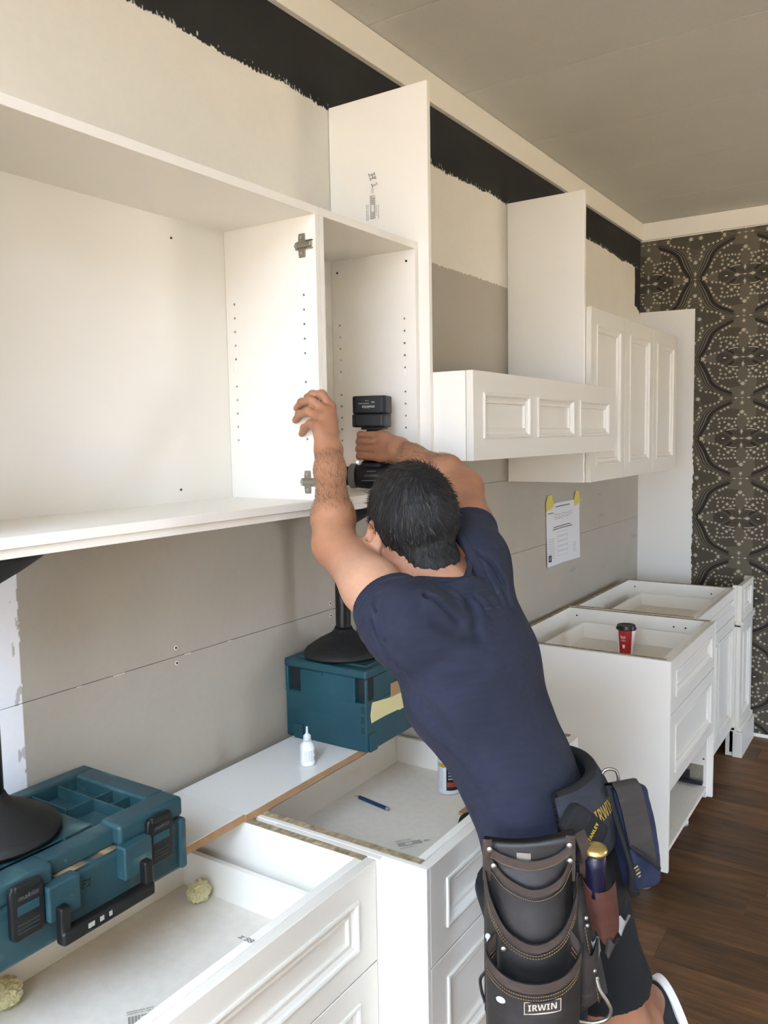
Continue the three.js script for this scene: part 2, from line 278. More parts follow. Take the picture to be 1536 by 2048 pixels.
function framedFront(root, name, w, h, t, rects, place, mat = M.darkerWhite) {
  const s = shapeOf([[0, 0], [w, 0], [w, h], [0, h]]);
  for (const [x0, y0, x1, y1] of rects) { const p = new THREE.Path(); p.moveTo(x0, y0); p.lineTo(x0, y1); p.lineTo(x1, y1); p.lineTo(x1, y0); p.closePath(); s.holes.push(p); }
  const f = part(name, place(uvm(extrude(s, t, 0.001))), mat, root);
  for (const [x0, y0, x1, y1] of rects) {
    part('panel', place(bx(x0 - 0.004, x1 + 0.004, y0 - 0.004, y1 + 0.004, 0.001, t - 0.011, 0)), mat, f);
    part('moulding', place(mouldingGeo(x0, y0, x1, y1, t)), mat, f);
  }
  return f;
}
// a board in a plane z = const with shelf-pin holes bored through it; u along x, v along y
function boredPanel(x0, x1, y0, y1, zFront, thick, holes) {
  const s = shapeOf([[x0, y0], [x1, y0], [x1, y1], [x0, y1]]);
  for (const [x, y, r] of holes) { const p = new THREE.Path(); p.absarc(x, y, r || 0.0030, 0, Math.PI * 2, true); s.holes.push(p); }
  const g = extrude(s, thick, 0, 1, 5); g.translate(0, 0, zFront - thick); return uvm(g);
}
const pinCols = (xs, y0, n) => xs.flatMap((x) => Array.from({ length: n }, (_, i) => [x, y0 - 0.032 * i]).filter((_, i) => i !== 5 && i !== 4.5));
// dark plugs that paint the shade inside each bored hole
function holeShadePlugs(list, z, root) { const m = part('hole_shade', list.map(([x, y]) => cyl(0.0034, 0.0034, V(x, y, z - 0.0132), V(x, y, z - 0.0045), 8)), std({ color: 0x4a3b2a, roughness: 0.95 }), root); m.userData.kind = 'stuff'; }
M.filler = std({ color: 0xf6f0e2, roughness: 0.55 });
// open wall cabinet
const UX = 0.285, UB = 1.553, UT = 2.216;
{
  const c = thing('wall_cabinet', 'long open white wall cabinet, doorless, with two hinge plates on its right side', 'cabinet', [0.012, UB, -1.02]);
  part('top_panel', bx(0.001, UX, UT - 0.018, UT, -1.4785, -0.565), M.white, c);
  part('bottom_panel', bx(0.001, UX, UB, UB + 0.018, -1.4785, -0.565), M.white, c);
  part('back_panel', bx(0.001, 0.011, UB + 0.018, UT - 0.018, -1.4645, -0.583, 0), M.white, c);
  part('side_panel', bx(0.001, UX, UB + 0.018, UT - 0.018, -0.583, -0.565), M.white, c);
  const sp = part('side_panel', boredPanel(0.0115, UX, UB + 0.018, UT - 0.018, -1.4645, 0.0135, pinCols([0.038, 0.248], 2.028, 11)), M.white, c);
  holeShadePlugs(pinCols([0.038, 0.248], 2.028, 11), -1.4645, sp);
  part('under_panel', bx(0.001, UX - 0.006, UB - 0.0155, UB - 0.0005, -1.478, -0.57), M.white, c);
  // steel mounting plates for the missing door
  for (const y of [2.135, 1.611]) {
    const z = -1.4645, x = 0.248, cross = shapeOf([[-0.008, -0.026], [0.008, -0.026], [0.009, -0.022], [0.009, -0.010], [0.014, -0.009], [0.014, 0.009], [0.009, 0.010], [0.009, 0.022], [0.008, 0.026], [-0.008, 0.026], [-0.009, 0.022], [-0.010, 0.010], [-0.019, 0.008], [-0.019, -0.008], [-0.010, -0.010], [-0.009, -0.022]]);
    const g = extrude(cross, 0.003, 0.0008); g.translate(x, y, z);
    const h = part('hinge_plate', g, M.nickel, c);
    part('hinge_arm', [bx(x - 0.010, x + 0.030, y - 0.0055, y + 0.0055, z + 0.002, z + 0.010, 0.003), bx(x + 0.014, x + 0.032, y + 0.0075, y + 0.0095, z + 0.001, z + 0.008, 0.0008), bx(x + 0.014, x + 0.032, y - 0.0095, y - 0.0075, z + 0.001, z + 0.008, 0.0008)], M.nickel, h);
    for (const dy of [-0.0175, 0.0175]) part('screw', [cyl(0.0042, 0.0042, V(x, y + dy, z + 0.002), V(x, y + dy, z + 0.0046), 14), bx(x - 0.003, x + 0.003, y + dy - 0.0006, y + dy + 0.0006, z + 0.0044, z + 0.0049, 0)], M.steel, h);
    part('cam', cyl(0.0055, 0.0055, V(x - 0.0135, y, z + 0.002), V(x - 0.0135, y, z + 0.0062), 14), M.steel, h);
  }
  for (const x of [0.036, 0.249]) { const g = new THREE.SphereGeometry(0.008, 12, 8); g.scale(0.75, 1.5, 0.18); g.translate(x, 1.882, -1.4645); part('filler_dab', g, M.filler, c); }
  for (const y of [2.155, 1.599]) part('screw', cyl(0.0028, 0.0028, V(0.011, y, -1.30), V(0.0122, y, -1.30), 10), M.darkSteel, c);
}
{ // narrow open cabinet beside it
  const z0 = -1.479, z1 = -1.902, c = thing('wall_cabinet', 'narrow open white wall cabinet that holds the drill, left of the tall panel', 'cabinet', [0.012, UB, -1.69]);
  part('top_panel', bx(0.001, UX, UT - 0.018, UT, z1, z0), M.white, c);
  part('bottom_panel', bx(0.001, UX, UB, UB + 0.018, z1, z0), M.white, c);
  part('back_panel', bx(0.001, 0.011, UB + 0.018, UT - 0.018, z1 + 0.016, z0 - 0.016, 0), M.white, c);
  part('side_panel', boredPanel(0.0115, UX, UB + 0.018, UT - 0.018, z0, 0.0155, []), M.white, c);
  const sp = part('side_panel', boredPanel(0.0115, UX, UB + 0.018, UT - 0.018, z1 + 0.016, 0.0155, pinCols([0.037, 0.249], 2.022, 11)), M.white, c);
  holeShadePlugs(pinCols([0.037, 0.249], 2.022, 11), z1 + 0.016, sp);
  part('under_panel', bx(0.001, UX - 0.006, UB - 0.0155, UB - 0.0005, z1, z0), M.white, c);
  for (const x of [0.034, 0.249]) { const g = new THREE.SphereGeometry(0.008, 12, 8); g.scale(0.75, 1.5, 0.18); g.translate(x, 1.877, z1 + 0.016); part('filler_dab', g, M.filler, c); }
  for (const [x, y] of [[0.258, 2.170], [0.032, 2.166]]) part('screw', cyl(0.0032, 0.0032, V(x, y, z1 + 0.0155), V(x, y, z1 + 0.0172), 10), M.darkSteel, c);
}
// printed carton-style marks and pencil writing, printed on clear film
function print(w, h, pxw, pxh, draw) { const t = canvasTex(pxw, pxh, (c) => { c.fillStyle = '#000'; c.fillRect(0, 0, pxw, pxh); c.fillStyle = c.strokeStyle = '#fff'; draw(c); }, false); return t; }
const inkMat = (t, color = 0x3a3833) => std({ color, alphaMap: t, transparent: true, roughness: 0.8, polygonOffset: true, polygonOffsetFactor: -1 });
const labelInk = print(1, 1, 512, 256, (c) => {
  c.font = '20px sans-serif'; c.fillText('KITCHEN PANEL WHITE', 20, 40); c.fillText('CODE 0417 22 / LINE 3', 20, 66);
  c.globalAlpha = 0.75; for (let i = 0; i < 62; i++) if ((i * 7919) % 5) c.fillRect(24 + i * 5, 90, 3, 90); c.globalAlpha = 1; c.clearRect; c.fillStyle = '#000'; c.fillRect(120, 112, 90, 44); c.fillStyle = '#fff';
  c.font = '18px sans-serif'; c.fillText('0 12 345 678 905', 60, 206); c.fillText('MADE FOR FLAT PACK', 20, 236); c.fillRect(360, 120, 60, 8); c.fillRect(360, 140, 90, 8);
});
const scrawl = (txt, px = 190) => print(1, 1, 512, 256, (c) => { c.font = `italic ${px}px serif`; c.lineWidth = 7; c.strokeText(txt, 30, 190); });
{
  for (const [name, label, z0, z1, y0] of [['tall_panel', 'tall white end panel standing between the narrow open cabinet and the hood cabinet', -1.9025, -1.9185, 1.5375], ['tall_panel', 'tall white end panel standing left of the three-door wall cabinet', -3.068, -3.086, 1.5215]]) {
    const c = thing(name, label, 'panel', [0.15, y0, z0]);
    part('board', bx(0.0015, 0.3165, y0, 2.6185, z1, z0), M.white, c);
    if (z0 > -2) {
      part('printed_label', uvPlane(0.105, 0.05, [0.143, 2.345, z0 + 0.0003], [0, 0, Math.PI / 2]), inkMat(labelInk, 0x6b685f), c);
      part('pencil_mark', uvPlane(0.07, 0.035, [0.150, 2.392, z0 + 0.0003], [0, 0, -1.25]), inkMat(scrawl('H 1')), c);
      // second leaf: the side of the hood bay doubles the panel
    }
  }
}
function uvPlane(w, h, p, rot) { const g = new THREE.PlaneGeometry(w, h); g.rotateZ(rot[2]); g.rotateX(rot[0]); g.rotateY(rot[1]); g.translate(...p); return g; }
{ // shallow hood cabinet with a three-panel lift-up front
  const z0 = -1.9195, z1 = -3.067, y0 = 1.644, y1 = 1.879, c = thing('hood_cabinet', 'shallow white cabinet with one wide three-panel front, between the two tall panels', 'cabinet', [0.21, y0, -2.49]);
  part('side_panel', bx(0.0015, 0.412, y0, y1, z0 - 0.018, z0), M.white, c); part('side_panel', bx(0.0015, 0.412, y0, y1, z1, z1 + 0.018), M.white, c);
  part('top_panel', bx(0.0015, 0.412, y1 - 0.018, y1, z1 + 0.018, z0 - 0.018), M.white, c); part('bottom_panel', bx(0.0015, 0.412, y0, y0 + 0.018, z1 + 0.018, z0 - 0.018), M.white, c);
  const W = z0 - z1, H = y1 - y0, r = [];
  for (let k = 0; k < 3; k++) { const a = 0.058 + k * (W - 0.058) / 3; r.push([a, 0.058, a + (W - 0.058) / 3 - 0.058, H - 0.056]); }
  framedFront(c, 'lift_up_front', W, H, 0.021, r, (g) => faceRoom(g, 0.4135, y0, z0));
}
{ // wall cabinet with three framed doors
  const z0 = -3.0865, y0 = 1.5215, y1 = 2.19, w = 0.428, c = thing('wall_cabinet', 'white wall cabinet with three tall framed doors near the wallpapered wall', 'cabinet', [0.16, y0, -3.73]);
  part('carcass', [bx(0.0015, 0.316, y0, y1, z0 - 0.018, z0), bx(0.0015, 0.316, y0, y1, z0 - 3 * w, z0 - 3 * w + 0.018), bx(0.0015, 0.316, y0, y0 + 0.018, z0 - 3 * w + 0.018, z0 - 0.018), bx(0.0015, 0.316, y1 - 0.018, y1, z0 - 3 * w + 0.018, z0 - 0.018), bx(0.0015, 0.01, y0 + 0.018, y1 - 0.018, z0 - 3 * w + 0.018, z0 - 0.018, 0)], M.white, c);
  for (let k = 0; k < 3; k++) framedFront(c, 'door', w - 0.003, y1 - y0, 0.021, [[0.062, 0.062, w - 0.065, y1 - y0 - 0.062]], (g) => faceRoom(g, 0.3175, y0, z0 - k * w - 0.001));
}
// base cabinets: open-topped drawer units waiting for the worktop
const T = 0.9;
function baseCabinet(o) {
  const { z0, z1, xf, label, fronts, bottomY, backX = 0.02, y0 = 0.13 } = o, W = z0 - z1, xc = xf - 0.0215;
  const c = thing('base_cabinet', label, 'cabinet', [xf / 2, 0, (z0 + z1) / 2]);
  const chipTop = (a, b, d, e) => part('board_edge', bx(a, b, T - 0.0012, T + 0.0002, d, e, 0), M.chip, c, 'raw chipboard top edge');
  for (const [a, b] of [[z0 - 0.018, z0], [z1, z1 + 0.018]]) { part('side_panel', bx(backX, xc, y0 - (o.skirt || 0), T - 0.0012, a, b), M.white, c); chipTop(backX, xc, a, b); }
  part('back_panel', bx(backX, backX + 0.016, y0, T - 0.0012, z1 + 0.018, z0 - 0.018), M.white, c); chipTop(backX, backX + 0.016, z1 + 0.018, z0 - 0.018);
  part('bottom_panel', bx(backX + 0.016, xc, y0 + 0.02, y0 + 0.038, z1 + 0.018, z0 - 0.018), M.dusty, c);
  part('front_rail', bx(xc - 0.018, xc - 0.0005, T - 0.09, T - 0.0006, z1 + 0.018, z0 - 0.018), M.white, c);
  let y = T - 0.0015;
  fronts.forEach((h, k) => {
    const fy = y - h + 0.003, f = framedFront(c, o.door && k ? 'door' : 'drawer', W - 0.003, h - 0.003, 0.021, (o.split && k ? o.split(W, h) : [[0.062, 0.05, W - 0.065, h - 0.053]]), (g) => faceRoom(g, xc, fy, z0 - 0.0015));
    if (k === 0 && bottomY) {
      const b0 = o.boxBack ?? 0.1, s = o.boxTop ?? 0.815;
      for (const [a, b] of [[z1 + 0.045, z1 + 0.059], [z0 - 0.059, z0 - 0.045]]) part('drawer_side', bx(b0, xc - 0.02, bottomY - 0.012, s, a, b), M.white, f);
      part('drawer_back', bx(b0 - 0.014, b0, bottomY - 0.012, s, z1 + 0.045, z0 - 0.045), M.white, f);
      part('drawer_bottom', bx(b0, xc - 0.02, bottomY - 0.012, bottomY, z1 + 0.059, z0 - 0.059, 0), M.dusty, f);
    }
    y -= h;
  });
  for (const x of [0.09, xc - 0.09]) for (const z of [z0 - 0.07, z1 + 0.07]) {
    const foot = [lathe([[0, 0], [0.03, 0], [0.03, 0.012], [0.026, 0.016], [0.016, 0.016], [0.016, y0 + 0.02], [0, y0 + 0.02]], [x, 0, z], 24)];
    for (let k = 0; k < 6; k++) { const a = k * Math.PI / 3; foot.push(bx(-0.0015, 0.0015, 0.012, 0.055, 0.012, 0.03, 0).rotateY(a).translate(x, 0, z)); }
    part('leg', foot, M.legPlastic, c);
  }
  return c;
}
M.legPlastic = std({ color: 0xe6e6e4, roughness: 0.5 });
const LZ = -1.2535, MZ = -1.281;
const cabL = baseCabinet({ z0: -0.355, z1: LZ, xf: 0.561, label: 'front left white base cabinet with an open dusty drawer, under the flat toolbox', fronts: [0.205, 0.283, 0.282], bottomY: 0.737, boxBack: 0.085 });
part('pencil_mark', uvPlane(0.05, 0.022, [0.531, T + 0.0004, -0.93], [-Math.PI / 2, 0, 0]).rotateY(0), inkMat(scrawl('x 99', 150)), cabL);
part('printed_label', uvPlane(0.11, 0.055, [0, 0, 0], [-Math.PI / 2, 0.9, 0]).translate(0.36, 0.7373, -0.88), inkMat(labelInk, 0x55534e), cabL);
for (const [x, y] of [[0.490, 0.855]]) part('screw', cyl(0.005, 0.005, V(x, y, LZ + 0.018), V(x, y, LZ + 0.0192), 14), M.darkSteel, cabL);
const cabM = baseCabinet({ z0: MZ, z1: -2.075, xf: 0.664, label: 'deeper white base cabinet before the man, pencil and spray can in its drawer', fronts: [0.205, 0.283, 0.282], bottomY: 0.737, boxBack: 0.12 });
part('printed_label', uvPlane(0.10, 0.05, [0, 0, 0], [-Math.PI / 2, 0.9, 0]).translate(0.425, 0.7373, -1.62), inkMat(labelInk, 0x55534e), cabM);
part('cover_panel', bx(0.02, 0.664, 0.117, T, MZ + 0.0005, MZ + 0.0125), M.white, cabM);
{
  const c = thing('filler_strip', 'narrow white vertical filler strip between the two front base cabinets', 'filler strip', [0.54, 0, -1.26]);
  part('board', bx(0.3, 0.566, 0.1, T, MZ + 0.013, LZ - 0.0005), M.white, c);
}
const cabA = baseCabinet({ z0: -2.947, z1: -3.668, xf: 0.689, label: 'white base cabinet holding the red coffee cup, with its lowest drawer missing', fronts: [0.2, 0.285], bottomY: 0.775, backX: 0.03, boxBack: 0.13, boxTop: 0.845, skirt: 0.012 });
for (const z of [-2.9465, -3.6845]) part('end_panel', bx(0.03, 0.689, 0.117, T, z, z + 0.016), M.white, cabA);
{ // drawer runner left on the right wall
  const z = -3.650, r = part('drawer_runner', [bx(0.16, 0.6, 0.19, 0.232, z, z + 0.012, 0.002), bx(0.12, 0.655, 0.178, 0.19, z, z + 0.026, 0.002)], M.darkSteel, cabA);
  part('bracket', [bx(0.575, 0.655, 0.19, 0.262, z, z + 0.004, 0.001)], M.steel, r);
  for (const [x, y] of [[0.59, 0.25], [0.61, 0.25], [0.64, 0.25], [0.6, 0.22], [0.62, 0.22], [0.64, 0.222], [0.63, 0.205]]) part('screw', cyl(0.0035, 0.0035, V(x, y, z + 0.003), V(x, y, z + 0.0052), 10), M.brass, r);
  part('screw', cyl(0.004, 0.004, V(0.655, 0.29, z), V(0.655, 0.29, z + 0.0015), 10), M.darkSteel, cabA);
  for (const [x, y] of [[0.08, 0.865], [0.52, 0.86], [0.57, 0.86]]) part('screw', cyl(0.004, 0.004, V(x, y, z), V(x, y, z + 0.0015), 10), M.darkSteel, cabA);
}
const cabB = baseCabinet({ z0: -3.688, z1: -4.515, xf: 0.615, label: 'white base cabinet with drawer over tall door, beside the pilaster', fronts: [0.145, 0.6], bottomY: 0.775, backX: 0.05, boxBack: 0.15, boxTop: 0.84, door: true, split: (W, h) => [[0.062, 0.062, W / 2 - 0.03, h - 0.062], [W / 2 + 0.03, 0.062, W - 0.062, h - 0.062]] });
for (const [x, y] of [[0.1, 0.865], [0.5, 0.86]]) part('screw', cyl(0.004, 0.004, V(x, y, -4.497), V(x, y, -4.4955), 10), M.darkSteel, cabB);
{ // end pilaster: cap, shaft with sunk panels, plinth
  const z0 = -4.5165, z1 = -4.862, xf = 0.645, c = thing('pilaster', 'white moulded pilaster with plinth ending the base cabinets at the wallpapered wall', 'pilaster', [0.6, 0, -4.69]);
  const W = z0 - z1;
  part('side_return', bx(0.600, xf - 0.0215, 0.02, T + 0.012, z0 - 0.016, z0), M.darkerWhite, c); part('side_return', bx(0.60, xf - 0.0215, 0.02, T + 0.012, z1, z1 + 0.016), M.darkerWhite, c);
  framedFront(c, 'upper_front', W, 0.19, 0.021, [[0.07, 0.04, W - 0.07, 0.16]], (g) => faceRoom(g, xf - 0.021, 0.722, z0));
  framedFront(c, 'lower_front', W, 0.55, 0.021, [[0.07, 0.05, W - 0.07, 0.5]], (g) => faceRoom(g, xf - 0.021, 0.152, z0));
  part('ledge_moulding', [bx(0.60, xf + 0.014, 0.708, 0.724, z1, z0, 0.004), bx(0.60, xf + 0.006, 0.69, 0.708, z1, z0, 0.004), bx(0.618, xf + 0.014, 0.708, 0.724, z0 - 0.01, z0 + 0.012, 0.004)], M.darkerWhite, c);
  part('plinth', [bx(0.58, xf + 0.020, 0, 0.135, z1, z0, 0.002), bx(0.618, xf + 0.020, 0, 0.135, z0 - 0.01, z0 + 0.012, 0.002), bx(0.60, xf + 0.012, 0.135, 0.158, z1, z0, 0.005)], M.darkerWhite, c);
}
// two melamine boards laid along the back of the cabinets
for (const [z0, z1, x1, lab] of [[-0.42, -1.232, 0.236, 'white melamine board with brown raw edge, lying under the flat toolbox'], [-1.2335, -1.99, 0.242, 'white melamine board with brown raw edge, carrying the tall toolbox and the glue bottle']]) {
  const c = thing('melamine_board', lab, 'board', [0.13, T, (z0 + z1) / 2]);
  part('board_core', bx(0.030, x1, T + 0.0006, T + 0.0172, z1, z0, 0), M.mdf, c, 'brown raw core');
  part('white_face', bx(0.030, x1 - 0.0004, T + 0.0172, T + 0.0184, z1, z0, 0), std({ color: 0xe9e6dd, roughness: 0.22 }), c);
}

// ---------------------------------------------------------------- props and tools
const tealTex = (r, g, b, dust) => dataTex(512, 512, (u, v) => {
  const n = fbm(u * 7, v * 7, 4) * 16, d = clamp((fbm(u * 9, v * 9, 8, 4) - 0.10) * 4) * dust, s = perlin.noise(u * 190, v * 190, 2) > 0.66 ? dust * 60 : 0;
  return [r + n + d * 80 + s, g + n + d * 62 + s, b + n * 0.8 + d * 40 + s * 0.9];
});
M.teal = std({ map: tealTex(36, 68, 74, 0.7), roughness: 0.45, bumpMap: fineBump, bumpScale: 0.0004 });
M.tealClean = std({ map: tealTex(24, 66, 74, 0.15), roughness: 0.42, bumpMap: fineBump, bumpScale: 0.0003 });
M.tape = std({ color: 0xd9cc92, roughness: 0.8, bumpMap: fineBump, bumpScale: 0.0004 });
M.tapeYellow = std({ color: 0xd4c25e, roughness: 0.8 });
M.card = std({ color: 0xa4825a, roughness: 0.9 });
M.paper = std({ color: 0xe9e7e2, roughness: 0.9 });

{ // flat toolbox: tray lid, two latches, folding handle
  const y0 = 0.9192, x0 = 0.010, x1 = 0.30, z0 = -0.615, z1 = -1.012, c = thing('toolbox', 'flat dusty teal toolbox with black latches and a compartment tray in its lid', 'toolbox', [0.155, y0, -0.813]);
  const base = part('case_body', [bx(x0, x1 - 0.006, y0, 1.020, z1, z0, 0.010), bx(x1 - 0.035, x1 + 0.002, y0 + 0.004, 1.018, -0.997, -1.014, 0.006), bx(x1 - 0.035, x1 + 0.002, y0 + 0.004, 1.018, -0.613, -0.630, 0.006)], M.teal, c);
  part('handle_lug', [bx(x1 - 0.01, x1 + 0.015, 0.968, 1.026, -0.922, -0.862, 0.004)], M.teal, base); part('handle_lug', [bx(x1 - 0.01, x1 + 0.015, 0.968, 1.026, -0.776, -0.718, 0.004)], M.teal, base);
  part('marking', uvPlane(0.06, 0.03, [0, 0, 0], [0, Math.PI / 2, 0]).translate(x1 - 0.0055, 0.992, -0.815), inkMat(scrawl('F1', 150), 0x0d1a1c), base);
  // lid: rim, tray well with dividers, raised front band
  const ly = 1.0205, ty = 1.058, rx0 = 0.045, rx1 = 0.243, rz0 = -0.655, rz1 = -0.968, F = 0.016;
  const lid = part('lid', [bx(x0, rx0, ly, ty, z1, z0, 0.006), bx(rx1, x1 - 0.004, ly, ty - 0.004, -0.742, z0, 0.008), bx(rx1, x1 - 0.004, ly, ty, z1, -0.868, 0.008), bx(rx1, x1 - 0.022, ly, ty - 0.006, -0.872, -0.738, 0.004), bx(rx0 - 0.004, rx1 + 0.004, ly, ty, z1, rz1, 0.006), bx(rx0 - 0.004, rx1 + 0.004, ly, ty, rz0, z0, 0.006), bx(rx0 - 0.002, rx1 + 0.002, ly, ly + 0.008, rz1 - 0.002, rz0 + 0.002, 0)], M.teal, c);
  for (const [a, b, d, e] of [[rx0, rx1, -0.925, -0.928], [rx0, 0.15, -0.87, -0.873], [0.150, 0.153, rz1, -0.873], [0.2, 0.203, -0.926, rz1], [0.09, 0.093, -0.873, -0.78], [0.09, rx1, -0.80, -0.803]]) part('divider', bx(a, b, ly + 0.007, ty - 0.006, d, e, 0.0008), M.teal, lid);
  part('tray_cover', bx(rx0 + 0.003, 0.236, ty - 0.010, ty - 0.006, -0.858, -0.66, 0.001), M.teal, lid);
  part('sawdust', uvm(new THREE.PlaneGeometry(0.016, 0.12, 1, 1).rotateX(-Math.PI / 2).translate(0.285, ly + 0.0009, -0.81)), std({ color: 0xa38660, roughness: 1, transparent: true, alphaMap: dataTex(128, 256, (u, v) => { const k = clamp((fbm(u * 4, v * 18, 3) + 0.25 - Math.abs(u - 0.3) * 1.4) * 4) * 255; return [k, k, k]; }, { srgb: false }) }), lid);
  for (const zc of [-0.688, -0.948]) {
    const L = part('latch', [extrude(rrect(-0.028, -0.045, 0.056, 0.086, 0.012), 0.012, 0.003, 2).rotateY(Math.PI / 2).translate(x1 - 0.004, 1.008, zc), bx(x1 + 0.002, x1 + 0.012, 1.040, 1.052, zc - 0.022, zc + 0.022, 0.004)], M.blackPlastic, c);
    part('window', bx(x1 + 0.0072, x1 + 0.0092, 1.004, 1.018, zc - 0.018, zc + 0.018, 0.0006), M.tealClean, L);
    for (let k = 0; k < 3; k++) part('rib', bx(x1 + 0.0072, x1 + 0.0088, 0.975 + 0.006 * k, 0.9775 + 0.006 * k, zc - 0.018, zc + 0.018, 0.0006), std({ color: 0x2a2a2a, roughness: 0.4 }), L);
    part('lettering', uvPlane(0.042, 0.012, [0, 0, 0], [0, Math.PI / 2, 0]).translate(x1 + 0.0085, 1.030, zc), inkMat(print(1, 1, 256, 72, (g) => { g.font = 'italic bold 62px sans-serif'; g.fillText('makita', 22, 56); }), 0x555555), L);
  }
  const h = part('handle', [bx(x1 + 0.012, x1 + 0.034, 0.930, 0.954, -0.910, -0.728, 0.006), bx(x1 + 0.012, x1 + 0.030, 0.93, 0.992, -0.910, -0.892, 0.004), bx(x1 + 0.012, x1 + 0.030, 0.93, 0.992, -0.746, -0.728, 0.004)], M.blackPlastic, c);
  for (const [z, w] of [[-0.778, 0.012], [-0.798, 0.008], [-0.815, 0.006]]) part('paint_spot', bx(x1 + 0.0335, x1 + 0.0346, 0.940, 0.948, z - w / 2, z + w / 2, 0.0004), std({ color: 0xa9a69d, roughness: 0.8 }), h);
}
{ // tall toolbox with stacking sockets, label slot and strips of tape
  const y0 = 0.9192, y1 = 1.135, x0 = 0.012, x1 = 0.276, z0 = -1.637, z1 = -1.985, c = thing('toolbox', 'tall teal toolbox with masking tape on its side, under the second black prop', 'toolbox', [0.145, y0, -1.81]);
  const SK = 0.036;   // sockets are real pockets in the two visible uprights
  const b = part('case_body', [bx(x0, x1 - 0.002, y0, 1.046, z1, z0 - 0.003, 0.006), bx(x0 + 0.002, x1 - 0.004, 1.04, 1.108, z1, z0 - 0.022, 0.004), bx(x0 + SK + 0.014, x1 - SK - 0.002, 1.04, 1.108, z0 - 0.03, z0 - 0.004, 0.003), bx(x0, x0 + 0.010, 1.04, 1.108, z0 - 0.03, z0 - 0.003, 0.003), bx(x1 - 0.008, x1 - 0.002, 1.04, 1.108, z0 - 0.03, z0 - 0.003, 0.002)], M.tealClean, c);
  part('foot', bx(x0 + 0.03, x0 + 0.06, y0 - 0.0003, y0 + 0.04, z0 - 0.004, z0 + 0.002, 0.002), M.tealClean, b); part('foot', bx(x1 - 0.004, x1 + 0.003, y0, y0 + 0.045, z0 - 0.012, z0 - 0.045, 0.002), M.tealClean, b); part('foot', bx(x1 - 0.004, x1 + 0.003, y0, y0 + 0.06, z1 + 0.06, z1 + 0.02, 0.002), M.tealClean, b);
  for (let k = 0; k < 3; k++) part('recess_shade', bx(x1 - 0.019, x1 - 0.007, 0.966 + k * 0.027, 0.985 + k * 0.027, z0 - 0.01, z0 - 0.0018, 0.001), std({ color: 0x10323a, roughness: 0.6 }), b);  // darker blocks in place of cutouts, their shade put into the colour
  for (const xs of [x0 + 0.010, x1 - SK - 0.002]) part('socket', bx(xs, xs + SK - 0.006, 1.048, 1.106, z0 - 0.0215, z0 - 0.0195, 0), M.blackRubber, b);
  part('socket', bx(x1 - 0.006, x1 - 0.0012, 1.05, 1.112, z0 - 0.010, z0 - 0.036, 0.003), M.blackRubber, b);
  const lid = part('lid', [bx(x0 - 0.001, x1, 1.1085, y1 - 0.004, z1 - 0.001, z0, 0.006), bx(x0 + 0.02, x1 - 0.02, y1 - 0.008, y1, z1 + 0.03, z0 - 0.03, 0.003)], M.tealClean, c);
  part('lid_rib', bx(x0 + 0.01, x1 - 0.05, y1 - 0.001, y1 + 0.012, z1 + 0.005, z1 + 0.03, 0.003), M.blackRubber, lid); 
  part('catch', bx(x0 + 0.095, x0 + 0.125, 1.098, 1.106, z0 - 0.006, z0 - 0.0005, 0.002), M.tealClean, b);
  for (let k = 0; k < 4; k++) part('print_bar', bx(x1 - 0.058, x1 - 0.030, y1 - 0.0046, y1 - 0.0036, z0 - 0.045 - k * 0.012, z0 - 0.051 - k * 0.012, 0), M.paper, lid);
  part('tape', uvm(extrude(shapeOf([[0.024, 0.0], [0.020, 0.02], [0.026, 0.044], [0.03, 0.052], [0.105, 0.043], [0.16, 0.046], [0.238, 0.048], [0.240, 0.0], [0.155, -0.004], [0.15, -0.001], [0.09, 0.001]]), 0.0006)).rotateY(Math.PI / 2).translate(x1 - 0.0019, 0.992, z0), M.tape, c, 'cream masking tape');
  part('label_card', bx(x1 - 0.002, x1 - 0.0008, 1.034, 1.07, z0 - 0.115, z0 - 0.205, 0), M.card, c);
}
// two black props that hold the wall cabinets up: flared foot, tube, flared head
function makeProp(x, z, yb, label) {
  const c = thing('support_prop', label, 'prop', [x, yb, z], 'black props under the wall cabinets'), y1 = UB - 0.0160, R = 0.108;
  part('foot', lathe([[0.001, yb], [R, yb], [R, yb + 0.006], [R * 0.93, yb + 0.016], [R * 0.62, yb + 0.038], [0.034, yb + 0.055], [0.026, yb + 0.064], [0.0225, yb + 0.072], [0.001, yb + 0.072]], [x, 0, z], 48), M.cast, c);
  part('tube', cyl(0.0205, 0.0205, V(x, yb + 0.06, z), V(x, y1 - 0.06, z), 28), std({ color: 0x131314, roughness: 0.32, metalness: 0.3 }), c);
  part('head', lathe([[0.001, y1 - 0.072], [0.0225, y1 - 0.072], [0.026, y1 - 0.064], [0.034, y1 - 0.055], [R * 0.62, y1 - 0.036], [R * 0.93, y1 - 0.014], [R, y1 - 0.006], [R, y1 - 0.0004], [0.001, y1 - 0.0004]], [x, 0, z], 48), M.cast, c);
}
makeProp(0.138, -0.738, 1.0585, 'black flared metal prop standing on the flat toolbox at the left edge');
makeProp(0.131, -1.745, 1.1357, 'black flared metal prop standing on the tall toolbox with masking tape');
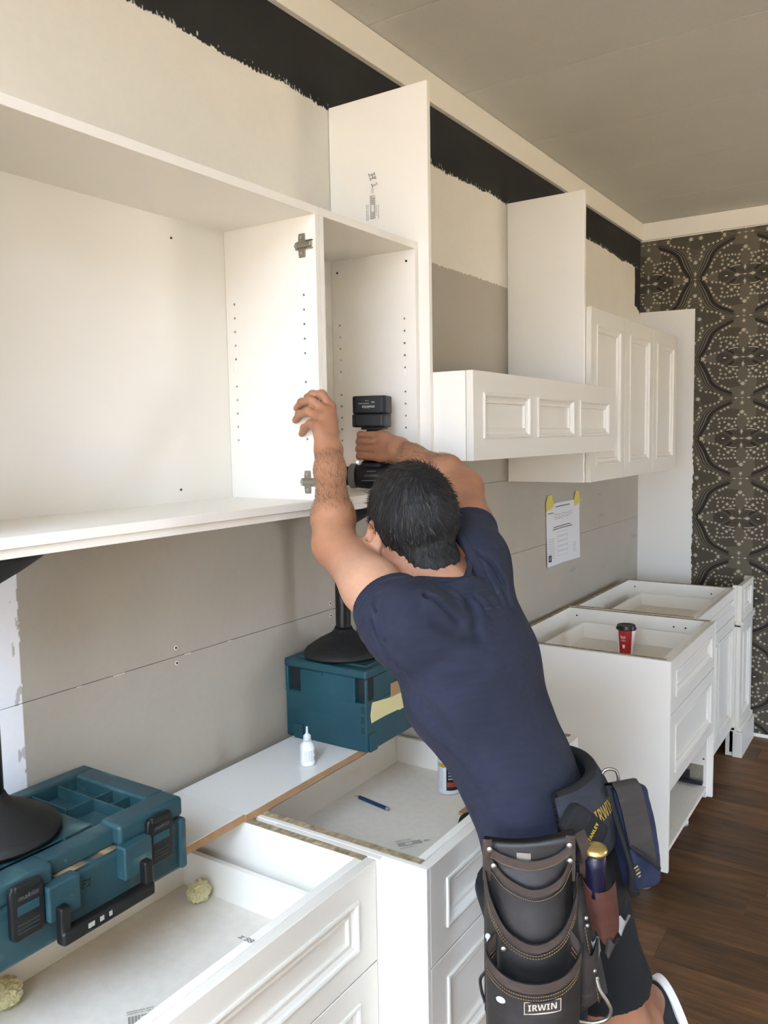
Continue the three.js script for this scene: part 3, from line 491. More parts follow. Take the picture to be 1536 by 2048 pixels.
{ // glue bottle
  const x = 0.186, z = -1.512, y = 0.919, c = thing('glue_bottle', 'small white glue bottle with pointed nozzle and printed label', 'bottle', [x, y, z]);
  part('bottle', lathe([[0.001, y], [0.016, y], [0.0178, y + 0.002], [0.0178, y + 0.046], [0.016, y + 0.052], [0.0105, y + 0.056], [0.0105, y + 0.06], [0.001, y + 0.06]], [x, 0, z], 32), phys({ color: 0xf0f0ee, roughness: 0.35, transmission: 0.15, thickness: 0.01 }), c);
  part('cap', lathe([[0.001, y + 0.0602], [0.0095, y + 0.0602], [0.0092, y + 0.072], [0.0055, y + 0.076], [0.003, y + 0.078], [0.0022, y + 0.094], [0.001, y + 0.095]], [x, 0, z], 24), phys({ color: 0xe6e8e6, roughness: 0.4, transmission: 0.25, thickness: 0.004 }), c);
  const lab = new THREE.CylinderGeometry(0.0181, 0.0181, 0.036, 40, 1, true, 0, Math.PI * 1.6); lab.rotateY(0.0); lab.translate(x, y + 0.025, z);
  part('label', lab, std({ roughness: 0.6, map: canvasTex(512, 180, (g, w, h) => { g.fillStyle = '#f4f3f0'; g.fillRect(0, 0, w, h); g.fillStyle = '#2c2c30'; for (let k = 0; k < 9; k++) if (k !== 4) g.fillRect(168, 24 + k * 15, k > 5 ? 40 : 26, 8); g.font = '15px sans-serif'; for (let k = 0; k < 9; k++) g.fillText('adhesive wood and foil', 290, 30 + k * 15); for (let k = 0; k < 9; k++) g.fillText('caution keep away', 20, 30 + k * 15); }) }), c);
}
{ // carpenter's pencil in the drawer
  const a = V(0.155, 0.7425, -1.747), b = V(0.280, 0.7425, -1.724), d = b.clone().sub(a).normalize(), at = (t) => a.clone().addScaledVector(d, t), L = a.distanceTo(b);
  const c = thing('pencil', 'dark blue carpenter pencil lying in the middle drawer', 'pencil', [at(L / 2).x, 0.737, at(L / 2).z]);
  part('body', cyl(0.0052, 0.0052, at(0.018), at(L - 0.008), 6), std({ color: 0x1e3a5c, roughness: 0.4 }), c);
  part('sharpened_tip', cyl(0.0012, 0.0051, at(0.004), at(0.018), 6), std({ color: 0xc9a878, roughness: 0.8 }), c);
  part('lead', cyl(0.0002, 0.0013, at(0), at(0.004), 6), M.blackPlastic, c);
  part('end', cyl(0.0052, 0.0048, at(L - 0.008), at(L), 6), std({ color: 0xa69a8a, roughness: 0.6 }), c);
}
{ // spray can
  const x = 0.355, z = -1.915, y = 0.7372, c = thing('spray_can', 'white spray can with black and red label standing in the middle drawer', 'can', [x, y, z]);
  part('can', lathe([[0.001, y], [0.029, y], [0.0315, y + 0.004], [0.0315, y + 0.15], [0.029, y + 0.158], [0.015, y + 0.165], [0.001, y + 0.165]], [x, 0, z], 36), std({ color: 0xdadbdd, roughness: 0.3, metalness: 0.2 }), c);
  part('cap', lathe([[0.001, y + 0.1652], [0.024, y + 0.1652], [0.024, y + 0.195], [0.021, y + 0.2], [0.001, y + 0.2]], [x, 0, z], 28), std({ color: 0xe8e8e8, roughness: 0.4 }), c);
  const lab = new THREE.CylinderGeometry(0.0318, 0.0318, 0.14, 48, 1, true, -2.2, Math.PI * 2); lab.translate(x, y + 0.077, z);
  part('label', lab, std({ roughness: 0.35, map: canvasTex(1024, 716, (g, w, h) => {
    g.fillStyle = '#dfe0e2'; g.fillRect(0, 0, w, h); g.fillStyle = '#c8a53a'; g.fillRect(250, 300, 130, 60); g.fillStyle = '#16161a'; g.fillRect(400, 60, 330, 620); g.fillStyle = '#b5482c'; g.beginPath(); g.moveTo(420, 240); g.quadraticCurveTo(600, 230, 730, 420); g.lineTo(730, 340); g.quadraticCurveTo(600, 180, 420, 200); g.fill();
    g.fillStyle = '#a0402c'; g.fillRect(410, 560, 300, 70); g.fillStyle = '#eee'; g.font = 'bold 36px sans-serif'; g.fillText('stain & mark', 425, 440); g.fillText('remover foam', 425, 482); g.fillText('wood metal', 425, 524); g.font = '18px sans-serif'; g.fillStyle = '#666a75'; for (let k = 0; k < 26; k++) if (k < 10 || k > 13) g.fillText('shake well', 262, 40 + k * 25);
  }) }), c);
}
// crumpled yellow tape balls in the left drawer
for (const [x, z, s, lab] of [[0.166, -1.163, 0.027, 'crumpled yellow paper ball in the far corner of the front left drawer'], [0.120, -0.752, 0.030, 'crumpled yellow paper ball cut by the left edge, under the flat toolbox']]) {
  const g0 = mergeVertices(new THREE.IcosahedronGeometry(1, 9).deleteAttribute('uv').deleteAttribute('normal')), p = g0.attributes.position;
  for (let i = 0; i < p.count; i++) { const v = V(p.getX(i), p.getY(i), p.getZ(i)), q = v.clone().multiplyScalar(1.9).addScalar(x * 50); const rid = (f, o) => 1 - Math.abs(perlin.noise(q.x * f + o, q.y * f, q.z * f)) * 2; const r = 0.72 + 0.20 * rid(1.1, 0) + 0.14 * rid(2.4, 4) + 0.10 * (rnd() - 0.5); p.setXYZ(i, v.x * r * s, v.y * r * s * 0.85, v.z * r * s); }
  const g = g0.toNonIndexed();
  g.computeVertexNormals(); g.computeBoundingBox(); g.translate(x, 0.7372 - g.boundingBox.min.y, z);
  const c = thing('paper_ball', lab, 'paper ball', [x, 0.737, z]); part('crumpled_paper', g, std({ color: 0xd8cfa0, roughness: 0.9, flatShading: true, side: THREE.DoubleSide }), c);
}
{ // coffee cup
  const x = 0.395, z = -3.375, y = 0.7755, c = thing('coffee_cup', 'red and white paper coffee cup with black lid in the far cabinet', 'cup', [x, y, z]);
  const cup = new THREE.CylinderGeometry(0.038, 0.029, 0.118, 48, 1, true); cup.rotateY(-0.75); cup.translate(x, y + 0.06, z);
  part('cup', cup, std({ side: THREE.DoubleSide, roughness: 0.55, map: canvasTex(1024, 400, (g, w, h) => { g.fillStyle = '#efece6'; g.fillRect(0, 0, w, h); for (const s of [0, 512]) { g.fillStyle = '#b3241f'; g.fillRect(s + 10, 0, 270, h); g.fillStyle = '#f2dcd8'; g.font = 'bold 60px serif'; g.fillText('hot', s + 60, 120); g.font = '34px serif'; g.fillText('coffee', s + 60, 160); g.beginPath(); g.moveTo(s + 90, 210); g.lineTo(s + 150, 210); g.lineTo(s + 138, 260); g.lineTo(s + 102, 260); g.fill(); } }) }), c);
  part('base', cyl(0.0285, 0.0285, V(x, y + 0.0005, z), V(x, y + 0.004, z), 32), M.paper, c);
  part('lid', lathe([[0.001, y + 0.121], [0.04, y + 0.117], [0.0415, y + 0.119], [0.0415, y + 0.124], [0.039, y + 0.126], [0.0375, y + 0.134], [0.036, y + 0.136], [0.033, y + 0.134], [0.001, y + 0.131]], [x, 0, z], 48), std({ color: 0x151515, roughness: 0.35 }), c);
}
{ // brown board scrap and a black round thing left in the middle drawer
  const c = thing('board_scrap', 'small brown board scrap behind the man in the middle drawer', 'scrap', [0.47, 0.737, -1.835]);
  part('board', bx(0.445, 0.56, 0.7375, 0.7455, -1.80, -1.90, 0.001), M.mdf, c);
  const d = thing('cable_coil', 'black coil lying half hidden in the middle drawer', 'cable', [0.55, 0.737, -1.735]);
  for (let k = 0; k < 4; k++) part('turn', tube(Array.from({ length: 14 }, (_, i) => { const a = i / 14 * Math.PI * 2; return V(0.535 + Math.cos(a) * (0.05 - k * 0.003), 0.744 + k * 0.009, -1.735 + Math.sin(a) * (0.05 - k * 0.002)); }), 0.006, 48, 8, true), M.blackRubber, d);
}
{ // printed plan taped to the wall
  const c = thing('paper_plan', 'white printed sheet taped to the wall with two yellow tabs', 'paper', [0.001, 1.25, -3.68]);
  const g = new THREE.PlaneGeometry(0.42, 0.283, 24, 24), p = g.attributes.position;
  for (let i = 0; i < p.count; i++) { const u = p.getX(i) / 0.42 + 0.5, v = p.getY(i) / 0.283 + 0.5; p.setZ(i, 0.0022 + 0.006 * (1 - v) ** 2 * (0.4 + Math.abs(u - 0.5)) + 0.0016 * Math.sin(u * 9)); p.setY(i, p.getY(i) - (v < 0.5 ? 0.012 * u * (0.5 - v) : 0)); }
  g.computeVertexNormals(); faceRoom(g, 0, 1.252, -3.677);
  part('sheet', g, std({ side: THREE.DoubleSide, roughness: 0.9, map: canvasTex(768, 520, (q, w, h) => {
    q.fillStyle = '#dcdad6'; q.fillRect(0, 0, w, h); q.fillStyle = '#77757a'; q.strokeStyle = '#8a888c'; q.font = '13px sans-serif';
    q.fillRect(200, 26, 330, 10); q.fillRect(30, 74, 120, 8); q.lineWidth = 3; for (let k = 0; k < 7; k++) q.strokeRect(160 + k * 62, 92 + (k % 3) * 4, 54, 26); for (let k = 0; k < 4; k++) { q.beginPath(); q.moveTo(170 + k * 90, 140); q.lineTo(250 + k * 80, 128); q.stroke(); }
    q.fillRect(150, 198, 400, 9); q.fillRect(130, 216, 460, 9); q.lineWidth = 2; for (let k = 0; k < 5; k++) q.strokeRect(240, 250 + k * 42, 240, 34); for (let k = 0; k < 9; k++) q.fillText('unit 600 x 720 drawer', 40, 300 + k * 20); for (let k = 0; k < 5; k++) q.fillText('base 16 mm', 600, 380 + k * 18);
    q.fillStyle = '#2b2a2c'; q.fillRect(34, 428, 62, 56); q.fillStyle = '#8d8b90'; q.fillRect(52, 440, 26, 30);
  }) }), c);
  for (const [z, y, s] of [[-3.505, 1.40, 1], [-3.853, 1.398, 0.85]]) part('tape_tab', uvm(extrude(shapeOf([[-0.045 * s, -0.034], [-0.05 * s, 0.004], [-0.028 * s, 0.034], [0.022 * s, 0.036], [0.03 * s, 0.012], [0.05 * s, -0.016], [0.01, -0.03]]), 0.0006)).rotateY(Math.PI / 2).translate(0.0046, y, z), M.tapeYellow, c, 'yellow masking tape');
}
{ // cordless drill, upside down, driving a screw through the back of the narrow cabinet
  const y = 1.6085, H = V(0.200, y, -1.800), a = V(-0.95, 0, 0.312).normalize(), n = V(0.312, 0, 0.95).normalize();
  // local: X along the drill axis (towards the chuck), Y up, Z towards the room
  const m = new THREE.Matrix4().makeBasis(a, V(0, 1, 0), a.clone().cross(V(0, 1, 0))).setPosition(H);
  const W = (g) => (g.applyMatrix4(m), g);
  const c = thing('cordless_drill', 'black cordless drill held upside down inside the narrow open cabinet', 'drill', [0.2, UB + 0.018, -1.8]);
  const ax = (pts, seg = 40) => new THREE.LatheGeometry(pts.map(([r, t]) => new THREE.Vector2(r, t)), seg).rotateZ(-Math.PI / 2);
  M.drill = std({ color: 0x0d0e0f, roughness: 0.5 }); M.drillDark = std({ color: 0x090a0a, roughness: 0.55 });
  const body = part('motor_housing', W(merge([ax([[0.001, -0.075], [0.022, -0.074], [0.030, -0.066], [0.0335, -0.04], [0.0345, 0], [0.033, 0.03], [0.031, 0.044], [0.001, 0.044]]), bx(-0.03, 0.03, 0.012, 0.040, -0.024, 0.024, 0.010)])), M.drill, c);
  for (let k = 0; k < 5; k++) part('vent_rib', W(bx(-0.028 + k * 0.003, 0.024 - k * 0.004, -0.012 + k * 0.006, -0.0095 + k * 0.006, -0.0355, -0.031, 0.0008)), k % 2 ? M.drillDark : std({ color: 0x6b6d6c, roughness: 0.5 }), body);
  part('clutch_ring', W(ax([[0.001, 0.0442], [0.0315, 0.0442], [0.033, 0.048], [0.033, 0.060], [0.030, 0.063], [0.001, 0.063]])), std({ color: 0x77797b, roughness: 0.5 }), c);
  part('chuck', W(ax([[0.001, 0.0632], [0.025, 0.0632], [0.025, 0.075], [0.022, 0.080], [0.020, 0.098], [0.011, 0.108], [0.001, 0.108]])), M.drillDark, c);
  part('bit', W(ax([[0.001, 0.1081], [0.0032, 0.1081], [0.0032, 0.150], [0.001, 0.150]], 6)), M.steel, c);
  const grip = new THREE.CapsuleGeometry(0.018, 0.09, 6, 20); grip.scale(1.15, 1, 0.86); grip.translate(-0.004, 0.082, 0);
  part('grip', W(grip), M.drillDark, c);
  part('trigger', W(bx(0.014, 0.028, 0.040, 0.066, -0.009, 0.009, 0.004)), M.drillDark, c);
  part('battery_foot', W(merge([extrude(rrect(-0.044, -0.036, 0.092, 0.072, 0.014), 0.034, 0.004, 2).rotateX(-Math.PI / 2).translate(0, 0.128, 0), extrude(rrect(-0.034, -0.03, 0.062, 0.06, 0.012), 0.006, 0.002).rotateX(-Math.PI / 2).translate(-0.002, 0.1215, 0)])), M.drill, c);
  const bat = part('battery', W(extrude(rrect(-0.046, -0.036, 0.092, 0.072, 0.014), 0.046, 0.004, 2).rotateX(-Math.PI / 2).translate(0, 0.1625, 0)), M.drillDark, c);
  part('lettering', W(uvPlane(0.056, 0.030, [0, 0, 0], [0, Math.PI, Math.PI]).translate(0.006, 0.186, -0.0384)), inkMat(print(1, 1, 320, 172, (g) => { g.font = 'italic bold 58px sans-serif'; g.fillText('makita', 20, 70); g.font = 'bold 34px sans-serif'; g.fillText('18V', 20, 130); g.fillRect(110, 96, 170, 8); g.font = '26px sans-serif'; g.fillText('Li-ion', 110, 146); }), 0xb9b9b9), bat);
  const led = new THREE.SphereGeometry(0.0028, 14, 10); led.applyMatrix4(m.clone().multiply(new THREE.Matrix4().makeTranslation(0.046, 0.036, 0.008)));
  part('work_light', led, std({ color: 0xffffff, emissive: 0xfff4ff, emissiveIntensity: 3 }), c);
  const lp = V(0.052, 0.037, 0.010).applyMatrix4(m), tp = V(0.16, 0.03, 0.02).applyMatrix4(m), sl = new THREE.SpotLight(0xf6eaff, 0.02, 1.2, 0.9, 0.8, 2); sl.position.copy(lp); sl.target.position.copy(tp); sl.castShadow = true; sl.shadow.radius = 0.15; sl.shadow.camera.near = 0.004; scene.add(sl, sl.target);
}

// ---------------------------------------------------------------- surfaces from distance fields (surface nets)
function surfaceNets(f, lo, hi, h) {
  const nx = Math.ceil((hi[0] - lo[0]) / h) + 1, ny = Math.ceil((hi[1] - lo[1]) / h) + 1, nz = Math.ceil((hi[2] - lo[2]) / h) + 1;
  const F = new Float32Array(nx * ny * nz), id = new Int32Array(nx * ny * nz).fill(-1), P = [], I = [];
  const X = (i) => lo[0] + i * h, Y = (j) => lo[1] + j * h, Z = (k) => lo[2] + k * h, ix = (i, j, k) => (k * ny + j) * nx + i;
  // coarse pass: only blocks near the surface get evaluated point by point
  const B = 4;
  for (let k = 0; k < nz; k += B) for (let j = 0; j < ny; j += B) for (let i = 0; i < nx; i += B) {
    const c = f(X(i + B / 2 - 0.5), Y(j + B / 2 - 0.5), Z(k + B / 2 - 0.5)), far = Math.abs(c) > h * B * 1.5 + 0.012;
    for (let kk = k; kk < Math.min(nz, k + B); kk++) for (let jj = j; jj < Math.min(ny, j + B); jj++) for (let ii = i; ii < Math.min(nx, i + B); ii++) F[ix(ii, jj, kk)] = far ? c : f(X(ii), Y(jj), Z(kk));
  }
  const E = [[0, 1], [0, 2], [0, 4], [1, 3], [1, 5], [2, 3], [2, 6], [3, 7], [4, 5], [4, 6], [5, 7], [6, 7]], v = new Float32Array(8);
  for (let k = 0; k < nz - 1; k++) for (let j = 0; j < ny - 1; j++) for (let i = 0; i < nx - 1; i++) {
    let m = 0; for (let c = 0; c < 8; c++) { v[c] = F[ix(i + (c & 1), j + ((c >> 1) & 1), k + (c >> 2))]; if (v[c] < 0) m |= 1 << c; }
    if (m === 0 || m === 255) continue;
    let n = 0, x = 0, y = 0, z = 0;
    for (const [a, b] of E) if ((v[a] < 0) !== (v[b] < 0)) { const t = v[a] / (v[a] - v[b]); x += (a & 1) + t * ((b & 1) - (a & 1)); y += ((a >> 1) & 1) + t * (((b >> 1) & 1) - ((a >> 1) & 1)); z += (a >> 2) + t * ((b >> 2) - (a >> 2)); n++; }
    id[ix(i, j, k)] = P.length / 3; P.push(X(i + x / n), Y(j + y / n), Z(k + z / n));
  }
  const quad = (a, b, c, d, flip) => { if (a < 0 || b < 0 || c < 0 || d < 0) return; flip ? I.push(a, c, b, a, d, c) : I.push(a, b, c, a, c, d); };
  for (let k = 1; k < nz - 1; k++) for (let j = 1; j < ny - 1; j++) for (let i = 1; i < nx - 1; i++) {
    const s = F[ix(i, j, k)] < 0;
    if (s !== F[ix(i + 1, j, k)] < 0) quad(id[ix(i, j - 1, k - 1)], id[ix(i, j, k - 1)], id[ix(i, j, k)], id[ix(i, j - 1, k)], !s);
    if (s !== F[ix(i, j + 1, k)] < 0) quad(id[ix(i - 1, j, k - 1)], id[ix(i - 1, j, k)], id[ix(i, j, k)], id[ix(i, j, k - 1)], !s);
    if (s !== F[ix(i, j, k + 1)] < 0) quad(id[ix(i - 1, j - 1, k)], id[ix(i, j - 1, k)], id[ix(i, j, k)], id[ix(i - 1, j, k)], !s);
  }
  const g = new THREE.BufferGeometry(); g.setAttribute('position', new THREE.Float32BufferAttribute(P, 3)); g.setIndex(I);
  // normals from the field
  const N = new Float32Array(P.length), e = h * 0.5;
  for (let q = 0; q < P.length; q += 3) { const x = P[q], y = P[q + 1], z = P[q + 2]; let a = f(x + e, y, z) - f(x - e, y, z), b = f(x, y + e, z) - f(x, y - e, z), c = f(x, y, z + e) - f(x, y, z - e); const l = Math.hypot(a, b, c) || 1; N[q] = a / l; N[q + 1] = b / l; N[q + 2] = c / l; }
  g.setAttribute('normal', new THREE.BufferAttribute(N, 3));
  const uv = new Float32Array(P.length / 3 * 2); for (let q = 0; q < P.length / 3; q++) { uv[2 * q] = P[3 * q] + P[3 * q + 2] * 0.8; uv[2 * q + 1] = P[3 * q + 1]; }
  g.setAttribute('uv', new THREE.BufferAttribute(uv, 2));
  return g;
}
const smin = (a, b, k) => { const h = Math.max(k - Math.abs(a - b), 0) / k; return Math.min(a, b) - h * h * k * 0.25; };
const smax = (a, b, k) => -smin(-a, -b, k);
// tapered capsule from a (radius ra) to b (radius rb)
function cone(a, b, ra, rb) {
  const ax = a[0], ay = a[1], az = a[2], dx = b[0] - ax, dy = b[1] - ay, dz = b[2] - az, L = dx * dx + dy * dy + dz * dz || 1e-9;
  return (x, y, z) => { const px = x - ax, py = y - ay, pz = z - az, t = Math.min(1, Math.max(0, (px * dx + py * dy + pz * dz) / L)), qx = px - dx * t, qy = py - dy * t, qz = pz - dz * t; return Math.sqrt(qx * qx + qy * qy + qz * qz) - (ra + (rb - ra) * t); };
}
const ellip = (c, r, B) => { // ellipsoid with its own axes (columns of B)
  const k = Math.min(...r); return (x, y, z) => { let px = x - c[0], py = y - c[1], pz = z - c[2]; if (B) { const u = px * B[0][0] + py * B[0][1] + pz * B[0][2], v = px * B[1][0] + py * B[1][1] + pz * B[1][2], w = px * B[2][0] + py * B[2][1] + pz * B[2][2]; px = u; py = v; pz = w; } const a = Math.hypot(px / r[0], py / r[1], pz / r[2]), b = Math.hypot(px / r[0] ** 2, py / r[1] ** 2, pz / r[2] ** 2); return b < 1e-9 ? -k : a * (a - 1) / b; };
};
const add3 = (a, b, s = 1) => [a[0] + b[0] * s, a[1] + b[1] * s, a[2] + b[2] * s], sub3 = (a, b) => [a[0] - b[0], a[1] - b[1], a[2] - b[2]];
const dot3 = (a, b) => a[0] * b[0] + a[1] * b[1] + a[2] * b[2], nrm3 = (a) => { const l = Math.hypot(...a); return [a[0] / l, a[1] / l, a[2] / l]; }, mix3 = (a, b, t) => [lerp(a[0], b[0], t), lerp(a[1], b[1], t), lerp(a[2], b[2], t)];
const cross3 = (a, b) => [a[1] * b[2] - a[2] * b[1], a[2] * b[0] - a[0] * b[2], a[0] * b[1] - a[1] * b[0]];
const unionOf = (list, k) => (x, y, z) => { let d = 1e3; for (let i = 0; i < list.length; i++) d = smin(d, list[i](x, y, z), k); return d; };

// ---------------------------------------------------------------- the carpenter: joints in the room
const J = {
  pelvis: [0.880, 0.955, -1.340], waist: [0.826, 1.10, -1.325], chest: [0.742, 1.275, -1.312], neck0: [0.688, 1.400, -1.325], neck1: [0.628, 1.478, -1.352], head: [0.588, 1.540, -1.362],
  sL: [0.673, 1.384, -1.190], sR: [0.672, 1.455, -1.452], eL: [0.454, 1.501, -1.284], eR: [0.534, 1.591, -1.677], wL: [0.338, 1.682, -1.425], wR: [0.306, 1.676, -1.764],
  hL: [0.882, 0.925, -1.262], hR: [0.886, 0.925, -1.428], kL: [0.925, 0.490, -1.225], aL: [1.020, 0.085, -1.185], kR: [0.970, 0.560, -1.475], aR: [0.925, 0.395, -1.835],
};
const latC = nrm3(sub3(J.sR, J.sL)), latP = nrm3([0.03, 0, -1]);
const col = (c, lat, d) => add3(c, lat, d);
const torsoParts = (o) => [
  ...[-1, 1].flatMap((s) => [cone(col(J.pelvis, latP, 0.060 * s), col(J.waist, latP, 0.052 * s), 0.074 + o, 0.060 + o), cone(col(J.waist, latP, 0.052 * s), col(J.chest, latC, 0.070 * s), 0.060 + o, 0.076 + o), cone(col(J.chest, latC, 0.070 * s), col(mix3(J.neck0, J.chest, 0.35), latC, 0.080 * s), 0.076 + o, 0.063 + o)]),
  cone(J.pelvis, J.waist, 0.080 + o, 0.067 + o), cone(J.waist, J.chest, 0.067 + o, 0.083 + o), cone(J.chest, mix3(J.neck0, J.chest, 0.35), 0.083 + o, 0.069 + o),
  cone(mix3(J.chest, J.sL, 0.25), J.sL, 0.074 + o, 0.052 + o), cone(mix3(J.chest, J.sR, 0.25), J.sR, 0.074 + o, 0.052 + o), cone(col(J.neck0, latC, -0.02), J.sL, 0.042 + o, 0.046 + o), cone(col(J.neck0, latC, 0.02), J.sR, 0.042 + o, 0.046 + o),
];
const armParts = (o) => [
  cone(J.sL, mix3(J.sL, J.eL, 0.45), 0.050 + o, 0.050 + o), cone(mix3(J.sL, J.eL, 0.45), J.eL, 0.050 + o, 0.040 + o),
  cone(J.sR, mix3(J.sR, J.eR, 0.45), 0.050 + o, 0.048 + o), cone(mix3(J.sR, J.eR, 0.45), J.eR, 0.050 + o, 0.040 + o),
];
const fore = (e, w, bulge) => { const d = nrm3(sub3(w, e)); return [cone(e, add3(mix3(e, w, 0.28), bulge), 0.035, 0.0395), cone(add3(mix3(e, w, 0.28), bulge), mix3(e, w, 0.78), 0.0395, 0.0285), cone(mix3(e, w, 0.78), w, 0.0285, 0.0265), cone(e, add3(e, d, -0.012), 0.032, 0.026)]; };
const foreL = fore(J.eL, J.wL, [0.006, -0.004, 0.006]), foreR = fore(J.eR, J.wR, [0.004, 0.008, 0.004]);
// hands: each finger its own chain of joints rooted in the palm
function handField(w, palm, fingers, thumb) {
  const bones = [];
  for (const [a, b, ra, rb] of palm) bones.push(cone(a, b, ra, rb));
  const palmF = unionOf(bones, 0.016);
  const chains = [...fingers, thumb].map((f) => { const l = []; for (let i = 0; i < f.pts.length - 1; i++) l.push(cone(f.pts[i], f.pts[i + 1], f.r[i], f.r[i + 1])); for (let i = 1; i < f.pts.length - 1; i++) l.push(cone(f.pts[i], f.pts[i], f.r[i] * 1.07, f.r[i] * 1.07)); return unionOf(l, 0.004); });
  return (x, y, z) => { let d = 1e3; for (const c of chains) d = Math.min(d, c(x, y, z)); return smin(palmF(x, y, z), d, 0.006); };
}
// left hand: palm towards the front edge of the cabinet sides, fingers closed on the left face, thumb on the right face
const mL = [[0.314, 1.779, -1.466], [0.317, 1.768, -1.447], [0.318, 1.752, -1.429], [0.319, 1.733, -1.411]];
const handL = handField(J.wL, mL.map((m, i) => [add3(J.wL, [0, 0, -0.014 + i * 0.0093]), m, 0.0165, 0.0125]).concat([[J.wL, J.wL, 0.027, 0.027], [[0.322, 1.725, -1.44], [0.318, 1.755, -1.445], 0.017, 0.016]]), [
  { pts: [mL[0], [0.300, 1.806, -1.455], [0.278, 1.807, -1.4495], [0.256, 1.802, -1.4567]], r: [0.0115, 0.0098, 0.0088, 0.0078] },
  { pts: [mL[1], [0.285, 1.792, -1.436], [0.252, 1.790, -1.443], [0.226, 1.778, -1.4567]], r: [0.0118, 0.0100, 0.0090, 0.0080] },
  { pts: [mL[2], [0.281, 1.769, -1.431], [0.247, 1.764, -1.440], [0.221, 1.751, -1.4567]], r: [0.0115, 0.0098, 0.0088, 0.0078] },
  { pts: [mL[3], [0.287, 1.742, -1.428], [0.259, 1.733, -1.440], [0.238, 1.720, -1.4567]], r: [0.0105, 0.0088, 0.0080, 0.0072] }],
{ pts: [[0.324, 1.703, -1.441], [0.308, 1.722, -1.480], [0.288, 1.746, -1.508], [0.270, 1.772, -1.5045]], r: [0.0165, 0.0135, 0.0115, 0.0095] });
// right hand: closed round the grip of the upside-down drill, little finger uppermost
const gA = nrm3([-0.95, 0, 0.312]), gN = nrm3([0.312, 0, 0.95]), gH = (y, a, n) => [0.200 + gA[0] * a + gN[0] * n, y, -1.800 + gA[2] * a + gN[2] * n];
const ys = [1.716, 1.6985, 1.680, 1.6615], mR = ys.map((y, i) => gH(y - 0.001 * i, -0.036 + 0.002 * i, 0.041));
const handR = handField(J.wR, mR.map((m, i) => [add3(J.wR, [0, (i - 1.5) * -0.009, 0]), m, 0.0165, 0.0125]).concat([[J.wR, J.wR, 0.027, 0.027], [gH(1.69, -0.045, 0.018), gH(1.672, -0.05, 0.016), 0.018, 0.018]]), ys.map((y, i) => {
  const k = [0.92, 1, 1.04, 1][i], r = [0.0086, 0.0097, 0.0100, 0.0098][i];
  return { pts: [mR[i], gH(y + 0.001, 0.026 * k, 0.033), gH(y - 0.001, 0.036 * k, 0.004), gH(y - 0.002, 0.018, -0.027)], r: [r * 1.18, r, r * 0.93, r * 0.85] };
}), { pts: [gH(1.655, -0.052, 0.012), gH(1.652, -0.046, -0.022), gH(1.656, -0.018, -0.032), gH(1.660, 0.008, -0.033)], r: [0.0155, 0.0130, 0.0112, 0.0095] });
// head: its own axes (right, up, face)
const hd = { yaw: 52, pitch: 3, roll: 7 }, rad = Math.PI / 180;
const HF = nrm3([-Math.sin(hd.yaw * rad) * Math.cos(hd.pitch * rad), Math.sin(hd.pitch * rad), -Math.cos(hd.yaw * rad) * Math.cos(hd.pitch * rad)]);
let HR = nrm3(cross3(HF, [0, 1, 0])), HU = cross3(HR, HF);
{ const c = Math.cos(hd.roll * rad), s = Math.sin(hd.roll * rad), r = HR, u = HU; HR = add3([r[0] * c, r[1] * c, r[2] * c], u, s); HU = add3([u[0] * c, u[1] * c, u[2] * c], r, -s); }
const toHead = (x, y, z) => { const p = [x - J.head[0], y - J.head[1], z - J.head[2]]; return [dot3(p, HR), dot3(p, HU), dot3(p, HF)]; };
const headPt = (x, y, z) => add3(add3(add3(J.head, HR, x), HU, y), HF, z);
const skull = ellip([0, 0.020, -0.006], [0.0735, 0.092, 0.093]), faceE = ellip([0, -0.048, 0.034], [0.060, 0.074, 0.058]), jaw = unionOf([cone([-0.050, -0.058, 0.005], [-0.018, -0.100, 0.066], 0.016, 0.015), cone([0.050, -0.058, 0.005], [0.018, -0.100, 0.066], 0.016, 0.015), cone([-0.014, -0.102, 0.068], [0.014, -0.102, 0.068], 0.016, 0.016)], 0.02);
const nose = unionOf([cone([0, 0.006, 0.090], [0, -0.034, 0.112], 0.009, 0.012), cone([-0.010, -0.038, 0.098], [0.010, -0.038, 0.098], 0.009, 0.009)], 0.012);
const brow = unionOf([cone([-0.042, 0.020, 0.072], [-0.012, 0.017, 0.089], 0.009, 0.008), cone([0.042, 0.020, 0.072], [0.012, 0.017, 0.089], 0.009, 0.008)], 0.01);
const lips = unionOf([cone([-0.022, -0.064, 0.084], [0, -0.063, 0.094], 0.005, 0.007), cone([0.022, -0.064, 0.084], [0, -0.063, 0.094], 0.005, 0.007), cone([-0.016, -0.072, 0.085], [0.016, -0.072, 0.085], 0.007, 0.007)], 0.006);
const ear = (s) => { const c = [0.083 * s, -0.006, -0.006], B = [nrm3([1 * s, 0.0, -0.45]), [0, 0.97, -0.24], nrm3([0.45 * s, 0.24, 0.97])]; const o = ellip(c, [0.0085, 0.033, 0.020], B), i = ellip(add3(c, [0.010 * s, 0.002, 0.002]), [0.010, 0.022, 0.011], B), lobe = cone(add3(c, [-0.004 * s, -0.026, 0.008]), add3(c, [-0.006 * s, -0.018, 0.010]), 0.007, 0.007); return (x, y, z) => smin(smax(o(x, y, z), -i(x, y, z), 0.006), lobe(x, y, z), 0.006); };
const earL = ear(-1), earR = ear(1), eyes = [ellip([-0.031, 0.004, 0.076], [0.016, 0.012, 0.014]), ellip([0.031, 0.004, 0.076], [0.016, 0.012, 0.014])];
